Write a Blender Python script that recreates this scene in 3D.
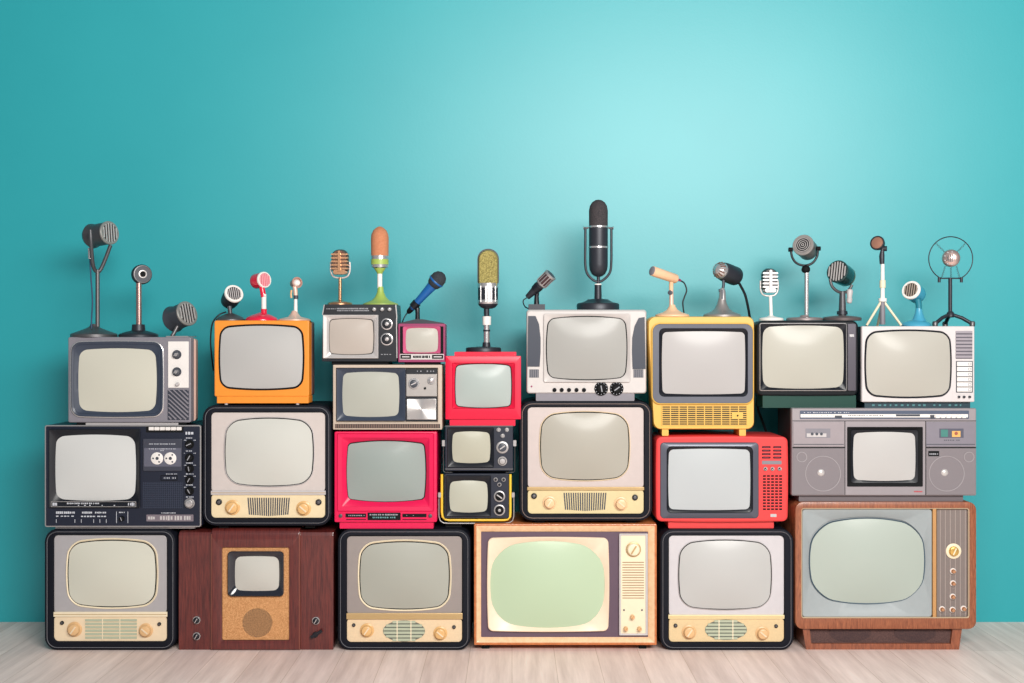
import bpy, math, random
from mathutils import Vector, Matrix

for o in list(bpy.data.objects):
    bpy.data.objects.remove(o)
SC = bpy.context.scene
COL = SC.collection

# ------------------------------------------------------------------ camera, light, exposure
F = 1310.0            # focal length in pixels of the 1024 wide frame
D0 = 5.0              # distance from the camera to the front of the stack
H = 1.1794            # eye height
WALL_Y = 0.508
cam = bpy.data.cameras.new('camera')
cam.sensor_width = 36.0
cam.lens = 36.0 * F / 1024.0
cam_o = bpy.data.objects.new('camera', cam)
cam_o.location = (0, -D0, H)
cam_o.rotation_euler = (math.pi / 2, 0, 0)
COL.objects.link(cam_o)
SC.camera = cam_o

world = bpy.data.worlds.new('World')
SC.world = world
world.use_nodes = True
bg = world.node_tree.nodes['Background']
bg.inputs['Color'].default_value = (0.80, 0.90, 1.0, 1)
bg.inputs['Strength'].default_value = 0.25


def area(name, loc, target, sx, sy, power, col):
    l = bpy.data.lights.new(name, 'AREA')
    l.shape = 'RECTANGLE'
    l.size, l.size_y, l.energy, l.color = sx, sy, power, col
    o = bpy.data.objects.new(name, l)
    o.location = loc
    o.rotation_euler = (Vector(target) - Vector(loc)).to_track_quat('-Z', 'Y').to_euler()
    COL.objects.link(o)
    return o


area('softbox_key', (1.0, -4.0, 2.45), (0.45, 0.5, 1.75), 3.2, 0.9, 142, (1.0, 0.98, 0.92))
area('softbox_front', (1.6, -6.1, 3.1), (-0.2, 0.0, 0.5), 2.6, 1.6, 225, (1.0, 0.97, 0.94))

SC.view_settings.view_transform = 'Standard'
SC.view_settings.look = 'None'
SC.view_settings.gamma = 1.0
SC.view_settings.use_curve_mapping = False
SC.view_settings.exposure = 0.0


# ------------------------------------------------------------------ materials
def lin(c):
    return tuple(((v / 255.0) / 12.92 if v <= 10 else (((v / 255.0) + 0.055) / 1.055) ** 2.4) for v in c)


def new_mat(name):
    m = bpy.data.materials.new(name)
    m.use_nodes = True
    nt = m.node_tree
    return m, nt, nt.nodes['Principled BSDF']


def mat(name, rgb, rough=0.45, metal=0.0, spec=0.5, coat=0.0, var=0.06, nscale=40.0, bump=0.0, coat_rough=0.05):
    """plain paint, plastic or metal with a little procedural variation; rgb in sRGB 0-255"""
    m, nt, p = new_mat(name)
    c = lin(rgb)
    tc = nt.nodes.new('ShaderNodeTexCoord')
    nz = nt.nodes.new('ShaderNodeTexNoise')
    nz.inputs['Scale'].default_value = nscale
    nz.inputs['Detail'].default_value = 3.0
    nt.links.new(tc.outputs['Object'], nz.inputs['Vector'])
    mx = nt.nodes.new('ShaderNodeMix')
    mx.data_type = 'RGBA'
    mx.inputs[6].default_value = tuple(v * (1 - var) for v in c) + (1,)
    mx.inputs[7].default_value = tuple(min(1, v * (1 + var)) for v in c) + (1,)
    nt.links.new(nz.outputs['Fac'], mx.inputs[0])
    nt.links.new(mx.outputs[2], p.inputs['Base Color'])
    p.inputs['Roughness'].default_value = rough
    p.inputs['Metallic'].default_value = metal
    p.inputs['Specular IOR Level'].default_value = spec
    p.inputs['Coat Weight'].default_value = coat
    p.inputs['Coat Roughness'].default_value = coat_rough
    if bump:
        b = nt.nodes.new('ShaderNodeBump')
        b.inputs['Strength'].default_value = bump
        b.inputs['Distance'].default_value = 0.002
        nt.links.new(nz.outputs['Fac'], b.inputs['Height'])
        nt.links.new(b.outputs['Normal'], p.inputs['Normal'])
    return m


def radial_brushed(name, rgb):
    """aluminium plate brushed in circles about its middle"""
    m = mat(name, rgb, 0.38, metal=0.85)
    p = m.node_tree.nodes['Principled BSDF']
    p.inputs['Anisotropic'].default_value = 0.85
    t = m.node_tree.nodes.new('ShaderNodeTangent')
    t.direction_type = 'RADIAL'
    t.axis = 'Y'
    m.node_tree.links.new(t.outputs['Tangent'], p.inputs['Tangent'])
    return m


def wood(name, a, b, scale=(1.0, 1.0, 1.0), rough=0.35, coat=0.2, grain=60.0):
    m, nt, p = new_mat(name)
    tc = nt.nodes.new('ShaderNodeTexCoord')
    mp = nt.nodes.new('ShaderNodeMapping')
    mp.inputs['Scale'].default_value = scale
    nt.links.new(tc.outputs['Object'], mp.inputs['Vector'])
    n1 = nt.nodes.new('ShaderNodeTexNoise')
    n1.inputs['Scale'].default_value = grain
    n1.inputs['Detail'].default_value = 5.0
    n1.inputs['Roughness'].default_value = 0.65
    n1.inputs['Distortion'].default_value = 0.4
    nt.links.new(mp.outputs['Vector'], n1.inputs['Vector'])
    r = nt.nodes.new('ShaderNodeValToRGB')
    r.color_ramp.elements[0].position = 0.32
    r.color_ramp.elements[1].position = 0.68
    r.color_ramp.elements[0].color = lin(a) + (1,)
    r.color_ramp.elements[1].color = lin(b) + (1,)
    nt.links.new(n1.outputs['Fac'], r.inputs['Fac'])
    nt.links.new(r.outputs['Color'], p.inputs['Base Color'])
    p.inputs['Roughness'].default_value = rough
    p.inputs['Coat Weight'].default_value = coat
    return m


def screen_mat(name, rgb):
    """grey phosphor behind clear tube glass"""
    return mat(name, rgb, rough=0.5, spec=0.35, coat=0.2, var=0.015, nscale=6.0, coat_rough=0.16)


def cloth(name, a, b, scale=500.0, dots=None):
    m, nt, p = new_mat(name)
    tc = nt.nodes.new('ShaderNodeTexCoord')
    n = nt.nodes.new('ShaderNodeTexNoise')
    n.inputs['Scale'].default_value = scale
    n.inputs['Detail'].default_value = 2.0
    nt.links.new(tc.outputs['Object'], n.inputs['Vector'])
    r = nt.nodes.new('ShaderNodeValToRGB')
    r.color_ramp.elements[0].position = 0.4
    r.color_ramp.elements[1].position = 0.6
    r.color_ramp.elements[0].color = lin(a) + (1,)
    r.color_ramp.elements[1].color = lin(b) + (1,)
    nt.links.new(n.outputs['Fac'], r.inputs['Fac'])
    nt.links.new(r.outputs['Color'], p.inputs['Base Color'])
    b_ = nt.nodes.new('ShaderNodeBump')
    b_.inputs['Strength'].default_value = 0.5
    b_.inputs['Distance'].default_value = 0.001
    nt.links.new(n.outputs['Fac'], b_.inputs['Height'])
    nt.links.new(b_.outputs['Normal'], p.inputs['Normal'])
    p.inputs['Roughness'].default_value = 0.85
    return m


def wall_mat():
    m, nt, p = new_mat('teal_wall_paint')
    tc = nt.nodes.new('ShaderNodeTexCoord')
    n = nt.nodes.new('ShaderNodeTexNoise')
    n.inputs['Scale'].default_value = 1.6
    n.inputs['Detail'].default_value = 6.0
    n.inputs['Roughness'].default_value = 0.6
    nt.links.new(tc.outputs['Object'], n.inputs['Vector'])
    r = nt.nodes.new('ShaderNodeValToRGB')
    r.color_ramp.elements[0].position = 0.3
    r.color_ramp.elements[1].position = 0.7
    r.color_ramp.elements[0].color = (0.012, 0.352, 0.396, 1)
    r.color_ramp.elements[1].color = (0.016, 0.373, 0.416, 1)
    nt.links.new(n.outputs['Fac'], r.inputs['Fac'])
    nt.links.new(r.outputs['Color'], p.inputs['Base Color'])
    p.inputs['Roughness'].default_value = 0.43
    p.inputs['Specular IOR Level'].default_value = 0.72
    n2 = nt.nodes.new('ShaderNodeTexNoise')
    n2.inputs['Scale'].default_value = 90.0
    nt.links.new(tc.outputs['Object'], n2.inputs['Vector'])
    b = nt.nodes.new('ShaderNodeBump')
    b.inputs['Strength'].default_value = 0.06
    b.inputs['Distance'].default_value = 0.003
    nt.links.new(n2.outputs['Fac'], b.inputs['Height'])
    nt.links.new(b.outputs['Normal'], p.inputs['Normal'])
    return m


def floor_mat():
    m, nt, p = new_mat('pale_plank_floor')
    L = nt.links.new
    tc = nt.nodes.new('ShaderNodeTexCoord')
    mp = nt.nodes.new('ShaderNodeMapping')
    mp.inputs['Rotation'].default_value = (0, 0, math.pi / 2)
    L(tc.outputs['Object'], mp.inputs['Vector'])
    br = nt.nodes.new('ShaderNodeTexBrick')
    br.inputs['Scale'].default_value = 1.0
    br.inputs['Brick Width'].default_value = 1.35
    br.inputs['Row Height'].default_value = 0.16
    br.inputs['Mortar Size'].default_value = 0.0012
    br.inputs['Mortar Smooth'].default_value = 0.3
    br.offset = 0.37
    br.inputs['Color1'].default_value = lin((252, 234, 226)) + (1,)
    br.inputs['Color2'].default_value = lin((240, 221, 214)) + (1,)
    br.inputs['Mortar'].default_value = lin((212, 190, 176)) + (1,)
    L(mp.outputs['Vector'], br.inputs['Vector'])
    ms = nt.nodes.new('ShaderNodeMapping')
    ms.inputs['Scale'].default_value = (26, 1.6, 1)
    L(tc.outputs['Object'], ms.inputs['Vector'])
    n = nt.nodes.new('ShaderNodeTexNoise')
    n.inputs['Scale'].default_value = 1.0
    n.inputs['Detail'].default_value = 6.0
    n.inputs['Roughness'].default_value = 0.62
    L(ms.outputs['Vector'], n.inputs['Vector'])
    r = nt.nodes.new('ShaderNodeValToRGB')
    r.color_ramp.elements[0].position = 0.3
    r.color_ramp.elements[1].position = 0.72
    r.color_ramp.elements[0].color = (0.80, 0.75, 0.73, 1)
    r.color_ramp.elements[1].color = (1.12, 1.10, 1.09, 1)
    L(n.outputs['Fac'], r.inputs['Fac'])
    mx = nt.nodes.new('ShaderNodeMix')
    mx.data_type = 'RGBA'
    mx.blend_type = 'MULTIPLY'
    mx.inputs[0].default_value = 1.0
    L(br.outputs['Color'], mx.inputs[6])
    L(r.outputs['Color'], mx.inputs[7])
    L(mx.outputs[2], p.inputs['Base Color'])
    p.inputs['Roughness'].default_value = 0.55
    p.inputs['Specular IOR Level'].default_value = 0.35
    return m


BLACK = mat('black_plastic', (16, 19, 28), 0.38, spec=0.45)
CASE = mat('dark_leatherette', (15, 18, 28), 0.6, spec=0.18, bump=0.25, nscale=900)
DEEP = mat('matte_black', (9, 10, 13), 0.75, spec=0.25)
NAVY = mat('dark_navy_plastic', (18, 25, 44), 0.42)
CHAR = mat('charcoal_plastic', (62, 66, 76), 0.42)
SLATE = mat('slate_bezel_plastic', (56, 64, 80), 0.35)
GREY = mat('mid_grey_plastic', (128, 124, 132), 0.45)
LGREY = mat('light_grey_plastic', (190, 184, 184), 0.45)
WHITE = mat('white_plastic', (232, 226, 222), 0.4)
CREAM = mat('cream_plastic', (236, 220, 190), 0.4)
CREAM2 = mat('warm_cream_plastic', (232, 210, 178), 0.42)
YCREAM = mat('yellowed_cream_plastic', (230, 210, 160), 0.42)
TAN = mat('tan_knob_plastic', (220, 178, 128), 0.35)
GOLDKNOB = mat('amber_knob_plastic', (222, 176, 116), 0.3)
PEACHK = mat('peach_knob_plastic', (234, 192, 148), 0.35)
CHROME = mat('chrome', (212, 208, 208), 0.24, metal=0.75)
STEEL = mat('brushed_steel', (176, 172, 172), 0.38, metal=0.6)
DSTEEL = mat('dull_dark_metal', (104, 102, 104), 0.42, metal=0.7)
GOLD = mat('gold_trim', (196, 166, 118), 0.35, metal=0.4)
TRIM = mat('dull_silver_piping', (132, 132, 138), 0.35, metal=0.2)
PTRIM = mat('pinkish_silver_piping', (170, 150, 142), 0.35, metal=0.2)
BRONZE = mat('rose_gold_metal', (214, 160, 122), 0.25, metal=0.85)
GRILLE = mat('sage_grille_slats', (176, 182, 158), 0.5)
PINK = mat('hot_pink_plastic', (222, 16, 78), 0.35, spec=0.45)
REDP = mat('crimson_plastic', (218, 14, 58), 0.35, spec=0.45)
RED = mat('coral_red_plastic', (224, 64, 64), 0.35, spec=0.45)
ORANGE = mat('orange_plastic', (236, 142, 44), 0.38)
YELLOW = mat('yellow_plastic', (222, 176, 82), 0.38)
YFRAME = mat('yellow_tube_paint', (240, 198, 60), 0.35)
MAROON = mat('maroon_pink_plastic', (148, 44, 92), 0.4)
TAUPE = mat('taupe_plastic', (190, 172, 156), 0.5)
SILVER = mat('silver_paint', (206, 200, 198), 0.32, metal=0.35)
PALE = mat('pale_case_plastic', (200, 193, 190), 0.38)
BOOM = mat('boombox_grey_plastic', (150, 142, 146), 0.45, metal=0.15)
BOOMD = mat('boombox_speaker_cloth', (126, 118, 122), 0.6, bump=0.3, nscale=1500)
MARK = mat('white_printing', (196, 198, 206), 0.5)
MARKG = mat('grey_printing', (150, 150, 156), 0.5)
GREEN = mat('dark_green_lacquer', (12, 62, 52), 0.3)
WALNUT = wood('orange_walnut_veneer', (112, 58, 38), (172, 104, 70), (9, 1, 1.0), grain=26)
WALNUTH = wood('orange_walnut_veneer_sides', (112, 58, 38), (160, 92, 62), (9, 1, 1.2), grain=26)
MAHOG = wood('mahogany_veneer', (68, 23, 25), (112, 46, 40), (9, 1, 0.6), grain=22, coat=0.5, rough=0.3)
PALEWOOD = wood('pale_wood_frame', (228, 184, 140), (242, 204, 164), (3, 1, 3), grain=20)
ORWOOD = wood('orange_wood_edge', (176, 96, 52), (206, 124, 72), (3, 1, 3), grain=20)
PURPLE = mat('aubergine_panel', (92, 72, 88), 0.55)
TANCLOTH = cloth('tan_speaker_cloth', (176, 120, 72), (214, 160, 108), 380)
DOTCLOTH = cloth('dark_speaker_mesh', (88, 62, 42), (190, 142, 96), 330)
OVALCLOTH = cloth('darker_brown_cloth', (62, 44, 46), (78, 56, 54), 260)
BROWNCLOTH = cloth('dark_brown_cloth', (74, 52, 50), (94, 68, 64), 260)


# ------------------------------------------------------------------ geometry helpers
def W(px, py, y=0.0):
    """point seen at pixel (px, py) of the photo, at depth y behind the front of the stack"""
    d = D0 + y
    return Vector(((px - 512.0) / F * d, y, H + (341.5 - py) / F * d))


def S(y=0.0):
    return (D0 + y) / F


K, M_ = 6, 7


def rr(x0, y0, x1, y1, r=0.3, bx=0.0, by=0.0):
    return (x0, y0, x1, y1, r, bx, by)


def inset(s, d, e=None):
    e = d if e is None else e
    return (s[0] + d, s[1] + e, s[2] - d, s[3] - e, max(s[4] - d, 0.2), s[5], s[6])


def outline(s):
    """rounded rectangle whose sides bow out by bx, by; extents are the maxima"""
    x0, y0, x1, y1, r, bx, by = s
    x0, x1, y0, y1 = x0 + bx, x1 - bx, y0 + by, y1 - by
    r = min(r, (x1 - x0) / 2 - 0.01, (y1 - y0) / 2 - 0.01)
    cx, cy, hw, hh = (x0 + x1) / 2, (y0 + y1) / 2, (x1 - x0) / 2, (y1 - y0) / 2
    cs = [(x1 - r, y0 + r, -90), (x1 - r, y1 - r, 0), (x0 + r, y1 - r, 90), (x0 + r, y0 + r, 180)]
    pts = []
    for i, (ax, ay, a0) in enumerate(cs):
        for k in range(K + 1):
            a = math.radians(a0 + 90.0 * k / K)
            pts.append((ax + r * math.cos(a), ay + r * math.sin(a)))
        bx_, by_, b0 = cs[(i + 1) % 4]
        e = (bx_ + r * math.cos(math.radians(b0)), by_ + r * math.sin(math.radians(b0)))
        s_ = pts[-1]
        for k in range(1, M_ + 1):
            t = k / (M_ + 1)
            pts.append((s_[0] + (e[0] - s_[0]) * t, s_[1] + (e[1] - s_[1]) * t))
    out = []
    for x, y in pts:
        u, v = (x - cx) / hw, (y - cy) / hh
        out.append((cx + (x - cx) * (1 + bx / hw * (1 - v * v)), cy + (y - cy) * (1 + by / hh * (1 - u * u))))
    return out


def scaled(s, f):
    cx, cy = (s[0] + s[2]) / 2, (s[1] + s[3]) / 2
    return [(cx + (x - cx) * f, cy + (y - cy) * f) for x, y in outline(s)]


class MB:
    """collects shapes in world space; build() links them as one mesh object"""

    def __init__(self):
        self.v, self.f, self.mi, self.m, self.flat = [], [], [], 0, set()

    def face(self, idx):
        self.f.append(idx)
        self.mi.append(self.m)

    def rings(self, rs, cap0=True, cap1=True, closed=False):
        base = len(self.v)
        n = len(rs[0])
        for r in rs:
            self.v.extend(r)
        R = len(rs)
        for i in range(R if closed else R - 1):
            a, b = base + i * n, base + ((i + 1) % R) * n
            for k in range(n):
                k2 = (k + 1) % n
                self.face((a + k, a + k2, b + k2, b + k))
        if not closed:
            for c, o in ((cap0, 0), (cap1, R - 1)):
                if c:
                    q = sum(rs[o], Vector()) / n
                    ci = len(self.v)
                    self.v.append(q)
                    a = base + o * n
                    for k in range(n):
                        self.flat.add(len(self.f))
                        self.face((a + k, a + (k + 1) % n, ci) if o == 0 else (a + (k + 1) % n, a + k, ci))

    def loft(self, seq, ref=None, cap0=True, cap1=True, closed=False):
        """seq of (shape or px list, y); pixels are read at depth ref (or at y itself)"""
        rs = []
        for s, y in seq:
            pts = s if isinstance(s, list) else outline(s)
            ring = []
            for p in pts:
                w = W(p[0], p[1], y if ref is None else ref)
                ring.append(Vector((w.x, y, w.z)))
            rs.append(ring)
        self.rings(rs, cap0, cap1, closed)

    def slab(self, s, y0, y1, bev=0.0, ref=None):
        """plate with a rounded outline, front at y0, back at y1"""
        ref = y0 if ref is None else ref
        if bev:
            b = bev / S(ref)
            self.loft([(inset(s, b), y0), (inset(s, b * 0.3), y0 + bev * 0.3), (s, y0 + bev), (s, y1)], ref)
        else:
            self.loft([(s, y0), (s, y1)], ref)

    def frame(self, outer, inner, yo, yi, yback, bev=0.0):
        """ring-shaped surround, front edge at yo outside and yi inside"""
        b = bev / S(yo)
        self.loft([(outer, yback), (outer, yo + bev), (inset(outer, b), yo), (inset(inner, -b * 0.5), yi - 0.0004),
                   (inner, yi + bev * 0.4), (inner, yback)], yo, closed=True)

    def box(self, x0, y0, x1, y1, ya, yb):
        """plain bar between pixel corners, front ya, back yb"""
        a = [W(x0, y0, ya), W(x1, y0, ya), W(x1, y1, ya), W(x0, y1, ya)]
        b = [Vector((p.x, yb, p.z)) for p in a]
        self.quadbox(a, b)

    def quadbox(self, a, b):
        i = len(self.v)
        self.v.extend(a + b)
        for q in ((0, 3, 2, 1), (4, 5, 6, 7), (0, 1, 5, 4), (1, 2, 6, 5), (2, 3, 7, 6), (3, 0, 4, 7)):
            self.face(tuple(i + k for k in q))

    def obox(self, c, u, v, w, hu, hv, hw):
        u, v, w = u * hu, v * hv, w * hw
        a = [c - u - v - w, c + u - v - w, c + u + v - w, c - u + v - w]
        self.quadbox(a, [p + 2 * w for p in a])

    def lathe(self, o, d, prof, n=28, k=1.0, squash=None, caps=True):
        """profile [(t, r)] turned about direction d from point o, in units of k metres"""
        d = Vector(d).normalized()
        u = d.cross(Vector((0, 0, 1)))
        if u.length < 1e-3:
            u = Vector((1, 0, 0))
        u.normalize()
        v = u.cross(d).normalized()
        rs = []
        for t, r in prof:
            r = max(r, 1e-3)
            rs.append([o + d * (t * k) + (u * math.cos(2 * math.pi * i / n) * (squash or 1) + v * math.sin(2 * math.pi * i / n)) * (r * k)
                       for i in range(n)])
        self.rings(rs, caps, caps)

    def tube(self, pts, rad, n=10, closed=False, flat=None):
        rs = []
        N = len(pts)
        up = Vector((0, -1, 0))
        for i, p in enumerate(pts):
            if closed:
                t = pts[(i + 1) % N] - pts[i - 1]
            else:
                t = pts[min(i + 1, N - 1)] - pts[max(i - 1, 0)]
            t.normalize()
            u = t.cross(up)
            if u.length < 0.15:
                u = t.cross(Vector((1, 0, 0)))
            u.normalize()
            v = t.cross(u).normalized()
            rd = rad[i] if isinstance(rad, (list, tuple)) else rad
            rs.append([p + u * math.cos(2 * math.pi * k / n) * rd + v * math.sin(2 * math.pi * k / n) * rd * (flat or 1) for k in range(n)])
        self.rings(rs, closed=closed)

    def marks(self, x0, x1, yc, h, y, seed, w=1.0, gap=0.5):
        """a line of small printed characters, too small in the photo to read"""
        rnd = random.Random(seed)
        x = x0
        while x < x1 - w * 0.5:
            ww = w * rnd.uniform(0.6, 1.25)
            hh = h * rnd.uniform(0.75, 1.0)
            self.box(x, yc - hh / 2, min(x + ww, x1), yc + hh / 2, y, y + 0.0006)
            x += ww + gap * rnd.choice((0.7, 1.0, 1.0, 2.2))

    def build(self, name, mats, parent=None, origin=None):
        me = bpy.data.meshes.new(name)
        o0 = origin or Vector((0, 0, 0))
        me.from_pydata([tuple(p - o0) for p in self.v], [], self.f)
        for m in (mats if isinstance(mats, (list, tuple)) else [mats]):
            me.materials.append(m)
        me.polygons.foreach_set('material_index', self.mi)
        import bmesh
        bm = bmesh.new()
        bm.from_mesh(me)
        bmesh.ops.recalc_face_normals(bm, faces=bm.faces)
        bm.to_mesh(me)
        bm.free()
        me.set_sharp_from_angle(angle=math.radians(38))
        me.polygons.foreach_set('use_smooth', [i not in self.flat for i in range(len(self.f))])
        me.update()
        o = bpy.data.objects.new(name, me)
        COL.objects.link(o)
        if parent:
            o.parent = parent
        elif origin:
            o.location = origin
        return o


def smooth_path(pts, n=10):
    """Catmull-Rom through the points"""
    out = []
    P = [pts[0]] + list(pts) + [pts[-1]]
    for i in range(1, len(P) - 2):
        a, b, c, d = P[i - 1], P[i], P[i + 1], P[i + 2]
        for k in range(n):
            t = k / n
            out.append(0.5 * ((2 * b) + (c - a) * t + (2 * a - 5 * b + 4 * c - d) * t * t + (3 * b - a - 3 * c + d) * t ** 3))
    out.append(pts[-1].copy())
    return out


class Thing:
    def __init__(self, name, label, cat, group, loc):
        self.o = Vector(loc)
        r = bpy.data.objects.new(name, None)
        r.empty_display_size = 0.05
        r.location = loc
        r['label'], r['category'], r['group'] = label, cat, group
        COL.objects.link(r)
        self.root = r

    def part(self, name, mb, mats, parent=None, label=None):
        o = mb.build(name, mats, parent or self.root, self.o)
        if label:
            o['label'] = label
        return o

    # ---- shared television pieces
    def body(self, outer, mats, y=0.0, inner=None, rec=0.0, bev=0.006, depth=0.30, binset=0, bdepth=None, name='case', trim=None):
        m = MB()
        b = bev / S(y)
        seq = []
        if inner:
            seq += [(inner, y + rec), (inner, y + bev * 0.5), (inset(inner, -b * 0.4), y)]
        seq += [(inset(outer, b), y), (inset(outer, b * 0.3), y + bev * 0.3), (outer, y + bev), (outer, y + depth)]
        if binset:
            x0, y0, x1, y1, r, bx, by = outer
            seq += [((x0 + binset, y0 + binset * 0.7, x1 - binset, y1 - 1, max(r, 1), 0, 0), y + (bdepth or depth + 0.1))]
        m.loft(seq, y)
        return self.part(name, m, mats)

    def glass(self, s, mat_, y, dome=0.014):
        """tube face, bulging towards the room most at its middle"""
        m = MB()
        cx, cy, hw, hh = (s[0] + s[2]) / 2, (s[1] + s[3]) / 2, (s[2] - s[0]) / 2, (s[3] - s[1]) / 2
        rs = [[Vector((W(a, b, y).x, y + 0.004, W(a, b, y).z)) for a, b in outline(s)]]
        for f in (1.0, 0.96, 0.9, 0.82, 0.72, 0.6, 0.46, 0.3, 0.14, 0.02):
            ring = []
            for a, b in scaled(s, f):
                u, v = min(1, abs(a - cx) / hw), min(1, abs(b - cy) / hh)
                w = W(a, b, y)
                ring.append(Vector((w.x, y - 1.7 * dome * (1 - u * u) * (1 - v * v), w.z)))
            rs.append(ring)
        m.rings(rs)
        return self.part('screen', m, mat_)

    def ring(self, outer, inner, yo, yi, yback, mat_, name='screen_surround', bev=0.002, label=None):
        m = MB()
        m.frame(outer, inner, yo, yi, yback, bev)
        return self.part(name, m, mat_, label=label)

    def plate(self, name, s, y0, y1, mat_, bev=0.0015, parent=None, label=None):
        m = MB()
        m.slab(s, y0, y1, bev)
        return self.part(name, m, mat_, parent, label)

    def knob(self, x, yy, r, y, mats, h=4.0, ang=None, ring=None, cap=None, name='knob', label=None, n=24, skirt=None):
        """turning knob facing the room: skirt, body, optional bright ring, pointer bar or cap"""
        m = MB()
        k = S(y)
        c = W(x, yy, y)
        d = (0, -1, 0)
        if skirt:
            m.lathe(c, d, [(0, skirt), (0.5, skirt), (0.8, skirt * 0.94), (0.8, 0)], n, k)
        m.lathe(c, d, [(0, r), (h * 0.75, r * 0.95), (h * 0.93, r * 0.86), (h, r * 0.68), (h, 0)], n, k)
        if ring:
            m.m = 1
            m.lathe(c + Vector((0, -0.2 * k, 0)), d, [(0, ring), (1.0, ring), (1.3, ring * 0.93), (1.3, r * 0.9), (0, r * 0.9)], n, k)
        if cap:
            m.m = 1
            m.lathe(c + Vector((0, -h * k * 0.98, 0)), d, [(0, cap), (0.3, cap * 0.9), (0.45, 0)], n, k)
        if ang is not None:
            m.m = len(mats) - 1
            a = math.radians(ang)
            u = Vector((math.cos(a), 0, math.sin(a)))
            v = Vector((-math.sin(a), 0, math.cos(a)))
            m.obox(c + Vector((0, -h * k, 0)), u, v, Vector((0, -1, 0)), r * 0.72 * k, max(0.35, r * 0.12) * k, 0.7 * k)
        return self.part(name, m, mats, label=label)


TVG = 'televisions stacked against the teal wall'
MICG = 'microphones standing on the stacked televisions'


def tv(label, x0, x1, bottom, y=0.0, name='television'):
    w = W((x0 + x1) / 2, bottom, y)
    return Thing(name, label, 'television', TVG, (w.x, y, w.z))


# ------------------------------------------------------------------ room
m = MB()
m.quadbox([Vector((-4.5, WALL_Y, 0)), Vector((4.5, WALL_Y, 0)), Vector((4.5, WALL_Y, 3.4)), Vector((-4.5, WALL_Y, 3.4))],
          [Vector((-4.5, WALL_Y + 0.12, 0)), Vector((4.5, WALL_Y + 0.12, 0)), Vector((4.5, WALL_Y + 0.12, 3.4)), Vector((-4.5, WALL_Y + 0.12, 3.4))])
w_ = m.build('wall_back', wall_mat())
w_['kind'] = 'structure'
w_['label'] = 'plain painted teal plaster wall behind the televisions'
m = MB()
m.quadbox([Vector((-4.5, -7.0, -0.05)), Vector((4.5, -7.0, -0.05)), Vector((4.5, -7.0, 0)), Vector((-4.5, -7.0, 0))],
          [Vector((-4.5, WALL_Y + 0.12, -0.05)), Vector((4.5, WALL_Y + 0.12, -0.05)), Vector((4.5, WALL_Y + 0.12, 0)), Vector((-4.5, WALL_Y + 0.12, 0))])
f_ = m.build('floor', floor_mat())
f_['kind'] = 'structure'
f_['label'] = 'pale pinkish grey wooden plank floor'


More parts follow.
